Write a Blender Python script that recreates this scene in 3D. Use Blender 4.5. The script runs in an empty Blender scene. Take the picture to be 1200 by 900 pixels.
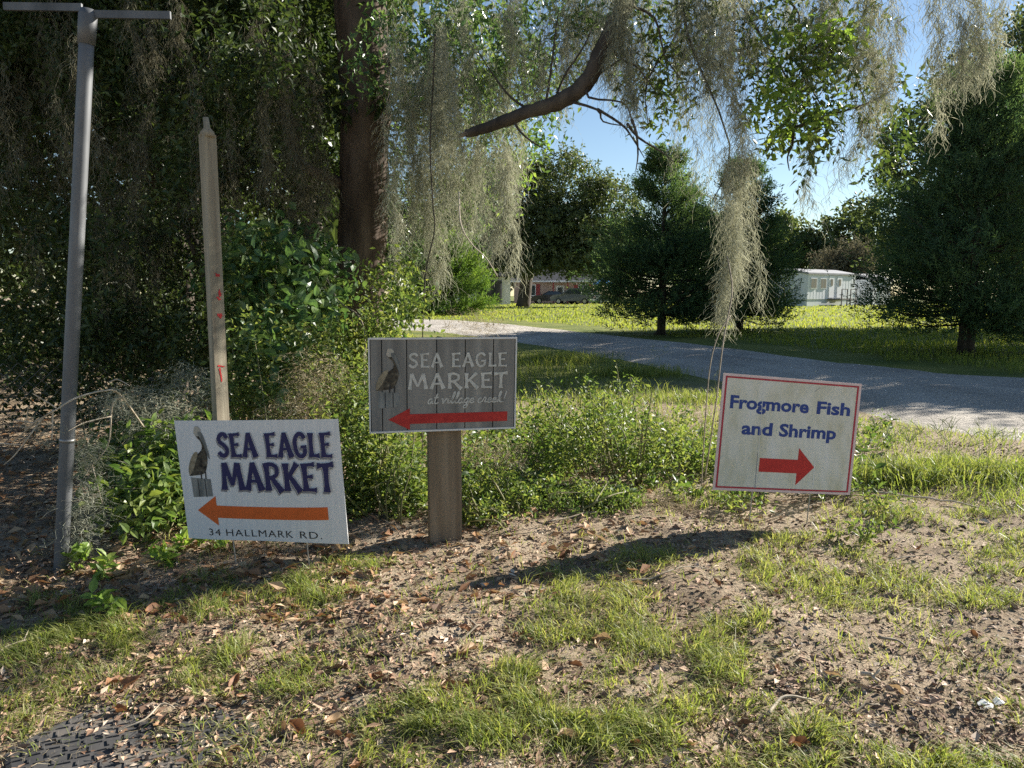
import bpy, math
import numpy as np
from mathutils import Vector

# ------------------------------------------------------------------ camera, sky, sun, exposure
SC = bpy.context.scene
COL = SC.collection
R = math.radians
CAM_H, PITCH, FPX = 1.05, R(6.65), 900.0
SUN_AZ, SUN_EL = R(58), R(25.5)          # azimuth measured from +Y towards +X

cam_d = bpy.data.cameras.new("camera")
cam = bpy.data.objects.new("camera", cam_d); COL.objects.link(cam)
cam.location = (0, 0, CAM_H); cam.rotation_euler = (math.pi/2 - PITCH, 0, 0)
cam_d.sensor_width = 36.0; cam_d.lens = 36.0*FPX/1200.0
cam_d.clip_start = 0.05; cam_d.clip_end = 3000
SC.camera = cam

W_ = bpy.data.worlds.new("World"); SC.world = W_; W_.use_nodes = True
nt = W_.node_tree
bg = nt.nodes["Background"]; bg.inputs[1].default_value = 0.05
sky = nt.nodes.new("ShaderNodeTexSky"); sky.sky_type = 'NISHITA'; sky.sun_disc = False
sky.sun_elevation = SUN_EL; sky.sun_rotation = SUN_AZ
sky.air_density = 1.0; sky.dust_density = 0.05; sky.ozone_density = 1.9
nt.links.new(sky.outputs[0], bg.inputs[0])

sun_d = bpy.data.lights.new("sun", 'SUN'); sun_d.energy = 5.0; sun_d.angle = R(0.5); sun_d.color = (1, 0.945, 0.85)
sun = bpy.data.objects.new("sun", sun_d); COL.objects.link(sun)
SUNV = Vector((math.sin(SUN_AZ)*math.cos(SUN_EL), math.cos(SUN_AZ)*math.cos(SUN_EL), math.sin(SUN_EL)))
sun.rotation_euler = SUNV.to_track_quat('Z', 'Y').to_euler()

SC.view_settings.view_transform = 'Standard'; SC.view_settings.look = 'None'
SC.view_settings.gamma = 1; SC.view_settings.exposure = 1.5
SC.cycles.use_denoising = False
SC.cycles.max_bounces = 7; SC.cycles.diffuse_bounces = 4; SC.cycles.glossy_bounces = 3
SC.cycles.transmission_bounces = 5; SC.cycles.sample_clamp_indirect = 6

# ------------------------------------------------------------------ helpers
rng = np.random.default_rng(11)
def U(a, b, n=None): return rng.uniform(a, b, n)
SP, CP = math.sin(PITCH), math.cos(PITCH)

def at(px, py, Y):
    """world point seen at pixel (1200x900 frame) at forward distance Y"""
    x = (px-600)/FPX; u = -(py-450)/FPX
    dy = CP + u*SP; dz = -SP + u*CP
    t = Y/dy
    return np.array([x*t, Y, CAM_H + dz*t])
def gnd(px, py):
    x = (px-600)/FPX; u = -(py-450)/FPX
    dy = CP + u*SP; dz = -SP + u*CP
    t = -CAM_H/dz
    return np.array([x*t, dy*t])
def to_px(x, y, z):
    yy = y*CP - (z-CAM_H)*SP; zz = y*SP + (z-CAM_H)*CP
    return 600 + FPX*x/yy, 450 - FPX*zz/yy

def _hash(i, j, s):
    h = np.sin(i*127.1 + j*311.7 + s*74.7)*43758.5453
    return h - np.floor(h)
def vnoise(x, y, s=0.0):
    i = np.floor(x); j = np.floor(y); fx = x-i; fy = y-j
    fx = fx*fx*(3-2*fx); fy = fy*fy*(3-2*fy)
    a = _hash(i, j, s); b = _hash(i+1, j, s); c = _hash(i, j+1, s); d = _hash(i+1, j+1, s)
    return (a*(1-fx)+b*fx)*(1-fy) + (c*(1-fx)+d*fx)*fy
def fbm(x, y, s=0.0, o=4):
    v = 0; a = 0.5
    for k in range(o):
        v = v + a*vnoise(x*2**k, y*2**k, s+k*3.1); a *= 0.5
    return v

def norm(a): return a/np.maximum(np.linalg.norm(a, axis=-1, keepdims=True), 1e-9)
def rand_dir(n): return norm(rng.normal(size=(n, 3)))

def link_obj(name, data, parent=None):
    o = bpy.data.objects.new(name, data); COL.objects.link(o)
    if parent is not None:
        o.parent = parent
        o.location = (-parent['_ox'], -parent['_oy'], -parent['_oz']) if '_ox' in parent else (0, 0, 0)
    return o
def thing(name, label, cat, loc=(0, 0, 0), group=None):
    o = bpy.data.objects.new(name, None); COL.objects.link(o); o.location = tuple(float(v) for v in loc)
    o.empty_display_size = 0.1
    tag(o, label, cat, group); return o
def tag(o, label=None, cat=None, group=None, kind=None):
    if label: o['label'] = label
    if cat: o['category'] = cat
    if group: o['group'] = group
    if kind: o['kind'] = kind
    return o
ORIG = {}
def mesh(name, V, F, mat, parent=None, rnd=None, smooth=False):
    """V (n,3) world coordinates; F list of index arrays (each (m,k)). Children keep world coordinates by subtracting the parent's place."""
    V = np.asarray(V, dtype=np.float32)
    if parent is not None:
        p = parent; off = np.zeros(3)
        while p is not None:
            off += np.array(p.location); p = p.parent
        V = V - off.astype(np.float32)
    if not isinstance(F, (list, tuple)) or np.ndim(F[0]) == 1: F = [np.asarray(F)]
    F = [np.asarray(f, dtype=np.int32) for f in F if len(f)]
    me = bpy.data.meshes.new(name)
    me.vertices.add(len(V)); me.vertices.foreach_set('co', V.ravel())
    nl = sum(f.size for f in F); npoly = sum(len(f) for f in F)
    me.loops.add(nl); me.polygons.add(npoly)
    me.loops.foreach_set('vertex_index', np.concatenate([f.ravel() for f in F]))
    tot = np.concatenate([np.full(len(f), f.shape[1], dtype=np.int32) for f in F])
    st = np.concatenate([[0], np.cumsum(tot)[:-1]]).astype(np.int32)
    me.polygons.foreach_set('loop_start', st)
    me.polygons.foreach_set('use_smooth', np.full(npoly, bool(smooth)))
    if rnd is not None:
        a = me.attributes.new('rnd', 'FLOAT', 'POINT'); a.data.foreach_set('value', np.asarray(rnd, dtype=np.float32))
    me.update(calc_edges=True); me.validate()
    if mat is not None: me.materials.append(mat)
    o = bpy.data.objects.new(name, me); COL.objects.link(o)
    if parent is not None: o.parent = parent
    return o

class MB:
    """collects geometry of one mesh"""
    def __init__(s): s.V = []; s.F = {}; s.n = 0; s.R = []
    def add(s, V, F, r=0.5):
        V = np.asarray(V, float); F = np.asarray(F, int)
        s.V.append(V); s.F.setdefault(F.shape[1], []).append(F+s.n); s.n += len(V)
        s.R.append(np.full(len(V), r) if np.isscalar(r) else np.asarray(r))
        return s
    def box(s, c, size, rz=0.0, r=0.5):
        c = np.array(c, float); h = np.array(size, float)/2
        v = np.array([[x, y, z] for x in (-1, 1) for y in (-1, 1) for z in (-1, 1)])*h
        ca, sa = math.cos(rz), math.sin(rz)
        v = np.stack([v[:, 0]*ca-v[:, 1]*sa, v[:, 0]*sa+v[:, 1]*ca, v[:, 2]], 1)+c
        return s.add(v, [[0, 1, 3, 2], [4, 6, 7, 5], [0, 4, 5, 1], [2, 3, 7, 6], [0, 2, 6, 4], [1, 5, 7, 3]], r)
    def tube(s, pts, rad, sides=8, cap=True, r=0.5, wob=0.0):
        pts = np.asarray(pts, float); n = len(pts)
        rad = np.full(n, rad) if np.isscalar(rad) else np.asarray(rad, float)
        t = np.gradient(pts, axis=0); t = norm(t)
        ref = np.array([0.31, 0.95, 0.05]) if abs(t[0][1]) < 0.9 else np.array([1.0, 0.1, 0])
        a = norm(np.cross(t, ref)); b = np.cross(t, a)
        ang = np.arange(sides)*2*math.pi/sides
        rr = rad[:, None]*(1+(rng.normal(size=(n, sides))*wob if wob else 0))
        v = pts[:, None, :] + rr[..., None]*(np.cos(ang)[None, :, None]*a[:, None, :] + np.sin(ang)[None, :, None]*b[:, None, :])
        v = v.reshape(-1, 3)
        i = np.arange(n-1)[:, None]*sides; j = np.arange(sides)[None, :]; j2 = (j+1) % sides
        f = np.stack([i+j, i+j2, i+sides+j2, i+sides+j], -1).reshape(-1, 4)
        s.add(v, f, r)
        if cap:
            k = s.n-len(v)
            for base, flip in ((0, True), ((n-1)*sides, False)):
                idx = np.arange(sides)+base+k
                if flip: idx = idx[::-1]
                s.F.setdefault(sides, []).append(idx[None, :])
        return s
    def poly(s, pts, r=0.5):
        return s.add(pts, [list(range(len(pts)))], r)
    def obj(s, name, mat, parent=None, smooth=False, rnd=False):
        return mesh(name, np.concatenate(s.V), [np.concatenate(f) for f in s.F.values()], mat, parent,
                    np.concatenate(s.R) if rnd else None, smooth)

def spline(pts, n):
    pts = np.asarray(pts, float); m = len(pts)
    t = np.linspace(0, m-1, n); i = np.clip(t.astype(int), 0, m-2); f = (t-i)[:, None]
    p0 = pts[np.clip(i-1, 0, m-1)]; p1 = pts[i]; p2 = pts[i+1]; p3 = pts[np.clip(i+2, 0, m-1)]
    return 0.5*((2*p1)+(-p0+p2)*f+(2*p0-5*p1+4*p2-p3)*f*f+(-p0+3*p1-3*p2+p3)*f**3)

# ------------------------------------------------------------------ materials
def new_mat(name):
    m = bpy.data.materials.new(name); m.use_nodes = True
    t = m.node_tree; b = t.nodes["Principled BSDF"]; return m, t, b
def ramp(t, cols, fac):
    r = t.nodes.new("ShaderNodeValToRGB"); e = r.color_ramp.elements
    while len(e) < len(cols): e.new(0.5)
    for k, c in enumerate(cols):
        p, c = c if isinstance(c[0], (int, float)) and len(c) == 2 and not isinstance(c[1], (int, float)) else (k/(max(len(cols)-1, 1)), c)
        e[k].position = p; e[k].color = (*c, 1)
    t.links.new(fac, r.inputs[0]); return r.outputs[0]
def noise(t, scale, detail=4, rough=0.55, coord='Object', stretch=None, dist=0.0):
    tc = t.nodes.new("ShaderNodeTexCoord"); n = t.nodes.new("ShaderNodeTexNoise")
    n.inputs['Scale'].default_value = scale; n.inputs['Detail'].default_value = detail
    n.inputs['Roughness'].default_value = rough; n.inputs['Distortion'].default_value = dist
    if stretch:
        mp = t.nodes.new("ShaderNodeMapping"); mp.inputs['Scale'].default_value = stretch
        t.links.new(tc.outputs[coord], mp.inputs[0]); t.links.new(mp.outputs[0], n.inputs['Vector'])
    else: t.links.new(tc.outputs[coord], n.inputs['Vector'])
    return n.outputs['Fac']
def bump(t, b, fac, strength, dist=0.01, prev=None):
    n = t.nodes.new("ShaderNodeBump"); n.inputs['Strength'].default_value = strength; n.inputs['Distance'].default_value = dist
    t.links.new(fac, n.inputs['Height'])
    if prev is not None: t.links.new(prev, n.inputs['Normal'])
    t.links.new(n.outputs[0], b.inputs['Normal']); return n.outputs[0]
def mixc(t, a, bcol, fac, mode='MIX'):
    m = t.nodes.new("ShaderNodeMix"); m.data_type = 'RGBA'; m.blend_type = mode
    if isinstance(fac, (int, float)): m.inputs[0].default_value = fac
    else: t.links.new(fac, m.inputs[0])
    for k, c in ((6, a), (7, bcol)):
        if isinstance(c, tuple): m.inputs[k].default_value = (*c, 1)
        else: t.links.new(c, m.inputs[k])
    return m.outputs[2]

def mat_leaf(name, cols, trans=0.4, rough=0.45, spec=0.4, tboost=1.5, tint=(1.0, 1.0, 0.55)):
    m, t, b = new_mat(name)
    a = t.nodes.new("ShaderNodeAttribute"); a.attribute_name = 'rnd'
    c = ramp(t, cols, a.outputs['Fac'])
    t.links.new(c, b.inputs['Base Color']); b.inputs['Roughness'].default_value = rough
    b.inputs['Specular IOR Level'].default_value = spec
    tr = t.nodes.new("ShaderNodeBsdfTranslucent")
    cc = mixc(t, c, tuple(tboost*v for v in tint), 1.0, 'MULTIPLY'); t.links.new(cc, tr.inputs[0])
    mx = t.nodes.new("ShaderNodeMixShader"); mx.inputs[0].default_value = trans
    t.links.new(b.outputs[0], mx.inputs[1]); t.links.new(tr.outputs[0], mx.inputs[2])
    t.links.new(mx.outputs[0], t.nodes['Material Output'].inputs[0]); return m
def mat_noise(name, cols, scale, rough=0.8, bumps=0.0, bdist=0.01, stretch=None, detail=5, bscale=None, metal=0.0, spec=0.3, coord='Object'):
    m, t, b = new_mat(name)
    f = noise(t, scale, detail, stretch=stretch, coord=coord)
    t.links.new(ramp(t, cols, f), b.inputs['Base Color'])
    b.inputs['Roughness'].default_value = rough; b.inputs['Metallic'].default_value = metal; b.inputs['Specular IOR Level'].default_value = spec
    if bumps: bump(t, b, noise(t, bscale or scale*2, detail, stretch=stretch, coord=coord), bumps, bdist)
    return m
def mat_attr(name, cols, rough=0.85, spec=0.2, trans=0.0):
    if trans: return mat_leaf(name, cols, trans, rough, spec, 1.2, (1, 0.95, 0.75))
    m, t, b = new_mat(name)
    a = t.nodes.new("ShaderNodeAttribute"); a.attribute_name = 'rnd'
    t.links.new(ramp(t, cols, a.outputs['Fac']), b.inputs['Base Color'])
    b.inputs['Roughness'].default_value = rough; b.inputs['Specular IOR Level'].default_value = spec
    return m
def mat_plain(name, c, rough=0.6, spec=0.3, metal=0.0, var=0.12, scale=12):
    return mat_noise(name, [(0.3, tuple(v*(1-var) for v in c)), (0.7, tuple(min(v*(1+var), 1) for v in c))], scale, rough, spec=spec, metal=metal)

M = {}
M['grass'] = mat_leaf('grass_blade', [(0.11, 0.16, 0.035), (0.19, 0.235, 0.06), (0.28, 0.29, 0.10), (0.40, 0.36, 0.20)], 0.45, 0.5, 0.35, 1.5)
M['lawn_grass'] = mat_leaf('lawn_blade', [(0.14, 0.195, 0.04), (0.22, 0.265, 0.06), (0.32, 0.31, 0.10)], 0.5, 0.6, 0.2, 1.5, (1.0, 0.97, 0.5))
M['weed'] = mat_leaf('weed_leaf', [(0.05, 0.10, 0.025), (0.10, 0.16, 0.04), (0.20, 0.24, 0.06)], 0.4, 0.38, 0.5, 1.6)
M['privet'] = mat_leaf('privet_leaf', [(0.06, 0.105, 0.03), (0.125, 0.175, 0.05), (0.25, 0.27, 0.085)], 0.42, 0.46, 0.36, 1.6)
M['oakleaf'] = mat_leaf('oak_leaf', [(0.035, 0.06, 0.018), (0.06, 0.095, 0.025), (0.11, 0.14, 0.04)], 0.35, 0.38, 0.5, 1.8)
M['woodleaf'] = mat_leaf('woodland_leaf_darkened', [(0.022, 0.04, 0.013), (0.042, 0.066, 0.02), (0.085, 0.112, 0.038)], 0.3, 0.42, 0.32, 1.6)  # leaf green darkened to put the woodland's deep shade into the colour
M['vineleaf'] = mat_leaf('vine_leaf', [(0.05, 0.11, 0.045), (0.09, 0.16, 0.06), (0.15, 0.21, 0.07)], 0.35, 0.36, 0.5, 1.5)
M['bright'] = mat_leaf('young_and_sunlit_leaf', [(0.13, 0.22, 0.04), (0.20, 0.30, 0.06), (0.27, 0.34, 0.09)], 0.45, 0.42, 0.4, 1.5)  # young seedling green; in the oak crown it paints sunlit leaves
M['cedar'] = mat_leaf('cedar_needles', [(0.042, 0.08, 0.044), (0.075, 0.13, 0.062), (0.14, 0.20, 0.075)], 0.38, 0.55, 0.25, 1.6)
M['cedar_light'] = mat_leaf('cedar_needles_light', [(0.06, 0.115, 0.028), (0.11, 0.18, 0.04), (0.18, 0.25, 0.055)], 0.38, 0.5, 0.25, 1.6)
M['faroak'] = mat_leaf('far_oak_leaf', [(0.05, 0.072, 0.03), (0.085, 0.115, 0.045), (0.165, 0.18, 0.095)], 0.35, 0.45, 0.4, 1.5)
M['moss'] = mat_leaf('spanish_moss', [(0.20, 0.21, 0.155), (0.33, 0.34, 0.26), (0.48, 0.48, 0.375)], 0.35, 0.8, 0.15, 1.15, (1, 0.97, 0.85))
M['moss_brown'] = mat_leaf('spanish_moss_brown_darkened', [(0.085, 0.08, 0.052), (0.14, 0.132, 0.092), (0.23, 0.22, 0.16)], 0.3, 0.85, 0.1, 1.1, (1, 0.95, 0.8))  # brown moss, darkened further to paint the shade at the woodland edge
M['straw'] = mat_leaf('dry_straw', [(0.24, 0.19, 0.11), (0.38, 0.31, 0.19), (0.52, 0.45, 0.31)], 0.25, 0.7, 0.2, 1.1, (1, 0.95, 0.8))
M['litter'] = mat_attr('leaf_litter', [(0.06, 0.035, 0.022), (0.16, 0.09, 0.056), (0.31, 0.195, 0.125), (0.46, 0.32, 0.22), (0.58, 0.48, 0.37)], 0.75, 0.3)
M['dryleaf'] = mat_attr('dry_leaf', [(0.15, 0.065, 0.03), (0.27, 0.13, 0.06), (0.36, 0.21, 0.11), (0.46, 0.34, 0.21)], 0.6, 0.3, 0.18)
M['bark'] = mat_noise('oak_bark', [(0.25, (0.025, 0.017, 0.012)), (0.5, (0.095, 0.066, 0.047)), (0.75, (0.21, 0.155, 0.115))], 7, 0.9, 0.9, 0.03, (1, 1, 0.22), 7, 9)
M['darkbark'] = mat_noise('dark_bark', [(0.3, (0.03, 0.024, 0.019)), (0.7, (0.10, 0.08, 0.062))], 9, 0.9, 0.6, 0.02, (1, 1, 0.3))
M['twig'] = mat_noise('twig_bark', [(0.3, (0.15, 0.12, 0.085)), (0.7, (0.36, 0.30, 0.22))], 20, 0.8, 0.3, 0.004)
M['paletwig'] = mat_noise('pale_twig', [(0.3, (0.33, 0.27, 0.19)), (0.7, (0.55, 0.47, 0.36))], 25, 0.75)
M['stem'] = mat_noise('green_stem', [(0.3, (0.10, 0.11, 0.04)), (0.7, (0.22, 0.19, 0.09))], 20, 0.7)
M['galv'] = mat_noise('galvanised_steel', [(0.3, (0.055, 0.058, 0.06)), (0.5, (0.115, 0.12, 0.126)), (0.75, (0.19, 0.195, 0.20))], 6, 0.55, 0.1, 0.002, (1, 1, 0.35), 8, 40, 0.35, 0.4)
M['wire'] = mat_plain('wire_steel', (0.32, 0.31, 0.29), 0.45, 0.5, 0.6)
M['asph'] = None

# ------------------------------------------------------------------ ground
ROAD_N = np.array([[16, -1.0], [9, 2.9]] + [gnd(*p) for p in ((1200, 520), (1110, 505), (1010, 486), (900, 458), (800, 437), (700, 417), (610, 402), (540, 392), (490, 387))] + [[-14, 29], [-40, 36]])
ROAD_F = np.array([[18, 5.0], [11.5, 7.4]] + [gnd(*p) for p in ((1200, 446), (1100, 437), (1000, 427.5), (900, 414), (800, 402), (740, 395.5), (660, 387), (590, 379.5), (530, 375))] + [[-18, 39], [-44, 46]])
NR = 120
def resample(P, n):
    a = np.concatenate([[0], np.cumsum(np.linalg.norm(np.diff(P, axis=0), axis=1)**.6)]); t = np.linspace(0, a[-1], n)
    q = np.stack([np.interp(t, a, P[:, k]) for k in (0, 1)], 1)
    for _ in range(6): q[1:-1] = (q[:-2]+2*q[1:-1]+q[2:])/4
    return q
RN, RF = resample(ROAD_N, NR), resample(ROAD_F, NR)
RC = (RN+RF)/2; RW = np.linalg.norm(RN-RF, axis=1)/2
def road_d(x, y):
    """signed distance outside the road's edge (negative on it), roughly"""
    x = np.asarray(x, float).ravel(); y = np.asarray(y, float).ravel(); out = np.empty(len(x))
    for k in range(0, len(x), 20000):
        xs = x[k:k+20000, None]; ys = y[k:k+20000, None]
        d = np.hypot(xs-RC[None, :, 0], ys-RC[None, :, 1]); j = d.argmin(1)
        out[k:k+20000] = d[np.arange(len(j)), j]-RW[j]
    return out
def gz(x, y):
    x = np.asarray(x, float); y = np.asarray(y, float)
    sh = x.shape
    a = np.clip((7.5-y)/2.0, 0, 1)*np.clip((6-np.abs(x))/2, 0, 1)
    h = (fbm(x*1.3, y*1.3, 1.0, 3)-0.44)*0.10 + (fbm(x*6, y*6, 5.0, 3)-0.44)*0.036 + (fbm(x*18, y*18, 9.0, 2)-0.38)*0.022
    far = (fbm(x*0.25, y*0.25, 4.0, 3)-0.44)*0.08
    m = np.clip(road_d(x, y)/0.8, 0, 1).reshape(sh)
    return (h*a + far*(1-a))*m

def lines(lo, hi, step, far, g=1.16):
    mid = np.arange(lo, hi+1e-6, step); out = []; s = step; v = hi
    while v < far: s *= g; v += s; out.append(v)
    neg = []; s = step; v = lo
    while v > -far: s *= g; v -= s; neg.append(v)
    return np.concatenate([neg[::-1], mid, out])
gx = lines(-3.4, 3.8, 0.036, 500); gy = lines(1.3, 5.4, 0.036, 500)
gy = gy[gy > -60]
XX, YY = np.meshgrid(gx, gy); ZZ = gz(XX, YY)
V = np.stack([XX.ravel(), YY.ravel(), ZZ.ravel()], 1); nx = len(gx)
ii = (np.arange(len(gy)-1)[:, None]*nx + np.arange(nx-1)[None, :]).ravel()
F = np.stack([ii, ii+1, ii+nx+1, ii+nx], 1)
# ground cover value stored per vertex: 0 bare soil, 1 lawn turf
cover = np.clip((YY-7)/3, 0, 1)*np.clip((XX+YY*0.17+1.5)/1.5, 0, 1)
cover = np.maximum(cover, np.clip((road_d(XX, YY).reshape(XX.shape)+4)/-1, 0, 1))
m, t, b = new_mat('soil')
a = t.nodes.new("ShaderNodeAttribute"); a.attribute_name = 'rnd'
n1 = noise(t, 3.0, 6, 0.6); n2 = noise(t, 90, 5, 0.7); n3 = noise(t, 0.7, 3)
soil = ramp(t, [(0.3, (0.19, 0.142, 0.095)), (0.5, (0.295, 0.23, 0.16)), (0.7, (0.43, 0.35, 0.255))], n1)
grit = ramp(t, [(0.3, (0.45, 0.45, 0.45)), (0.5, (1, 1, 1)), (0.68, (1.35, 1.3, 1.25))], n2)
c1 = mixc(t, soil, grit, 1.0, 'MULTIPLY')
turf = ramp(t, [(0.35, (0.10, 0.13, 0.03)), (0.6, (0.19, 0.20, 0.05)), (0.75, (0.26, 0.22, 0.09))], n3)
t.links.new(mixc(t, c1, turf, a.outputs['Fac']), b.inputs['Base Color'])
b.inputs['Roughness'].default_value = 0.95; b.inputs['Specular IOR Level'].default_value = 0.15
p = bump(t, b, n2, 0.9, 0.012)
M['soil'] = m
g = mesh('ground', V, F, m, rnd=cover.ravel(), smooth=True); tag(g, 'bare brown soil and turf reaching to the far trees', None, None, 'structure')

# the gravel road
mr, t, b = new_mat('gravel')
n1 = noise(t, 0.9, 5, 0.6, stretch=(1, 0.5, 1)); n2 = noise(t, 38, 5, 0.75); n4 = noise(t, 9, 4)
base = ramp(t, [(0.3, (0.30, 0.27, 0.235)), (0.55, (0.46, 0.42, 0.365)), (0.75, (0.58, 0.53, 0.465))], n1)
gr = ramp(t, [(0.32, (0.5, 0.5, 0.5)), (0.52, (1, 1, 1)), (0.7, (1.3, 1.28, 1.25))], n2)
t.links.new(mixc(t, base, gr, 1.0, 'MULTIPLY'), b.inputs['Base Color']); b.inputs['Roughness'].default_value = 0.95
b.inputs['Specular IOR Level'].default_value = 0.15
p = bump(t, b, n4, 0.7, 0.05); bump(t, b, n2, 0.9, 0.02, p)
K = 14
s = np.linspace(0, 1, K)[None, :, None]
e = (fbm(np.arange(NR)*0.35, np.zeros(NR), 2.0)-0.45)[:, None, None]*0.7
rn = RN[:, None, :].copy(); rf = RF[:, None, :].copy()
dirv = norm(rf-rn); rn = rn - dirv*0.15 + dirv*e; rf = rf + dirv*0.15 + dirv*e[::-1]
PV = rn*(1-s)+rf*s
crown = 0.012+0.05*np.sin(np.linspace(0, 1, K)*math.pi)[None, :]+0.02*np.sin(np.linspace(0, 1, K)*math.pi*4)[None, :]*0 - 0.03*np.exp(-((np.linspace(0, 1, K)-0.3)/0.08)**2)[None, :] - 0.03*np.exp(-((np.linspace(0, 1, K)-0.7)/0.08)**2)[None, :]
PZ = np.broadcast_to(crown, (NR, K)).copy(); PZ[:, 0] = PZ[:, -1] = -0.012
V = np.concatenate([PV, PZ[..., None]], 2).reshape(-1, 3)
ii = (np.arange(NR-1)[:, None]*K + np.arange(K-1)[None, :]).ravel()
F = np.stack([ii, ii+K, ii+K+1, ii+1], 1)
tag(mesh('gravel_road', V, F, mr, smooth=True), 'pale grey gravel road curving away behind the signs', None, None, 'structure')

# ------------------------------------------------------------------ foliage generators
def leaves(P, D, N, L, Wd, fold=0.25, fine=False, r=None):
    """leaf blades: base P, direction D, face normal N"""
    n = len(P); D = norm(D); S = norm(np.cross(D, N)); N = np.cross(S, D)
    L = np.broadcast_to(L, n)[:, None]; Wd = np.broadcast_to(Wd, n)[:, None]
    if r is None: r = rng.uniform(0, 1, n)
    if not fine:
        v = np.stack([P, P+D*L*0.45+S*Wd*0.5+N*Wd*fold, P+D*L, P+D*L*0.45-S*Wd*0.5+N*Wd*fold], 1)
        k = 4; f = np.array([[0, 1, 2], [0, 2, 3]])
    else:
        dr = -N*L*0.12
        v = np.stack([P, P+D*L*0.25+S*Wd*0.42+N*Wd*fold*.8, P+D*L*0.6+S*Wd*0.44+N*Wd*fold*.8+dr*.3, P+D*L+dr,
                      P+D*L*0.6-S*Wd*0.44+N*Wd*fold*.8+dr*.3, P+D*L*0.25-S*Wd*0.42+N*Wd*fold*.8, P+D*L*0.5], 1)
        k = 7; f = np.array([[6, 0, 1], [6, 1, 2], [6, 2, 3], [6, 3, 4], [6, 4, 5], [6, 5, 0]])
    F = (np.arange(n)[:, None, None]*k + f[None]).reshape(-1, 3)
    return v.reshape(-1, 3), F, np.repeat(r, k)

def sprays(P, D, length, nl, L, Wd, spread=0.9, fine=False, fold=0.25, droop=0.0, rvar=0.35, up=0.6, rbase=None):
    """twigs starting at P along D with nl leaves each"""
    n = len(P); D = norm(D); length = np.broadcast_to(length, n)
    t = np.tile((np.arange(nl)+0.6)/nl, (n, 1)); t = t + U(-0.4, 0.4, (n, nl))/nl
    perp = norm(np.cross(D, rand_dir(n))); perp2 = np.cross(D, perp)
    ang = (np.arange(nl)*2.4)[None, :] + U(-0.6, 0.6, (n, nl))
    side = perp[:, None]*np.cos(ang)[..., None] + perp2[:, None]*np.sin(ang)[..., None]
    pos = P[:, None] + D[:, None]*(t*length[:, None])[..., None]
    pos[..., 2] -= droop*(t**2)*length[:, None]
    ld = norm(D[:, None]*(1-spread*0.6) + side*spread)
    ld[..., 2] -= droop*0.5
    nn = norm(np.array([0, 0, up]) + rng.normal(size=(n, nl, 3))*0.5)
    rb = U(0.2, 0.8, n) if rbase is None else rbase
    r = np.clip(rb[:, None] + rng.normal(size=(n, nl))*rvar*0.6, 0, 1)
    sc = U(0.65, 1.2, n*nl)
    return leaves(pos.reshape(-1, 3), ld.reshape(-1, 3), nn.reshape(-1, 3), L*sc, Wd*sc, fold, fine, r.ravel())

def in_blobs(blobs, n, shell=0.0):
    """n points spread over ellipsoids (cx,cy,cz,rx,ry,rz); also outward direction"""
    bl = np.array([list(c)+list(rr) for c, rr in blobs], float)
    w = bl[:, 3]*bl[:, 4]+bl[:, 4]*bl[:, 5]+bl[:, 3]*bl[:, 5]; w /= w.sum()
    k = rng.choice(len(bl), n, p=w)
    d = rand_dir(n); rad = U(shell**3, 1, n)**(1/3)
    return bl[k, :3] + d*bl[k, 3:]*rad[:, None], d, k

def join(parts):
    V = []; F = []; Rr = []; n = 0
    for v, f, r in parts:
        V.append(v); F.append(f+n); Rr.append(r); n += len(v)
    return np.concatenate(V), np.concatenate(F), np.concatenate(Rr)
def leafobj(name, parts, mat, parent=None):
    v, f, r = join(parts) if isinstance(parts, list) else parts
    return mesh(name, v, f, mat, parent, rnd=r)

def strands(P, length, k=6, w=0.004, curl=0.5, drift=None, r=None):
    """thin curly hanging ribbons starting at P"""
    n = len(P); length = np.broadcast_to(length, n); seg = (length/k)[:, None]
    pts = np.empty((n, k+1, 3)); pts[:, 0] = P
    lat = rng.normal(size=(n, 2))*curl
    for i in range(k):
        lat = lat*0.45 + rng.normal(size=(n, 2))*curl
        st = np.concatenate([lat, -np.ones((n, 1))+np.abs(rng.normal(size=(n, 1)))*curl*0.5], 1)
        pts[:, i+1] = pts[:, i] + norm(st)*seg
    wd = norm(rng.normal(size=(n, k+1, 3))*np.array([1, 1, 0.3]))
    taper = np.linspace(1, 0.45, k+1)[None, :, None]
    wv = wd*w*0.5*taper
    v = np.stack([pts-wv, pts+wv], 2).reshape(n, -1, 3)
    i = np.arange(k); f = np.stack([2*i, 2*i+1, 2*i+3, 2*i+2], 1)
    F = (np.arange(n)[:, None, None]*(2*(k+1)) + f[None]).reshape(-1, 4)
    if r is None: r = rng.uniform(0, 1, n)
    return v.reshape(-1, 3), F, np.repeat(r, 2*(k+1))
def moss_clump(top, L, rad, n, w=0.0034, k=6, curl=0.52, rb=0.5, seg=(0.07, 0.20), tails=0.5):
    """one hanging beard of moss: many short curled strands round a wavering axis"""
    s = U(0, 1, n)**0.9
    ph = U(0, 6, 4)
    ax = np.stack([0.05*L*np.sin(s*4+ph[0])+0.02*np.sin(s*13+ph[1]), 0.05*L*np.sin(s*4.6+ph[2]), -s*L], 1)
    prof = rad*(0.85+0.3*np.sin(s*11+ph[3])+0.18*np.sin(s*23+ph[1]))*(1-0.55*s**1.5)
    d = rng.normal(size=(n, 2))*0.55
    P = np.array(top)+ax+np.concatenate([d*prof[:, None], np.zeros((n, 1))], 1)
    ln = U(seg[0], seg[1], n)*(1+tails*s)
    return strands(P, ln, k, w, curl, r=np.clip(rb+rng.normal(size=n)*0.22, 0, 1))

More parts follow.
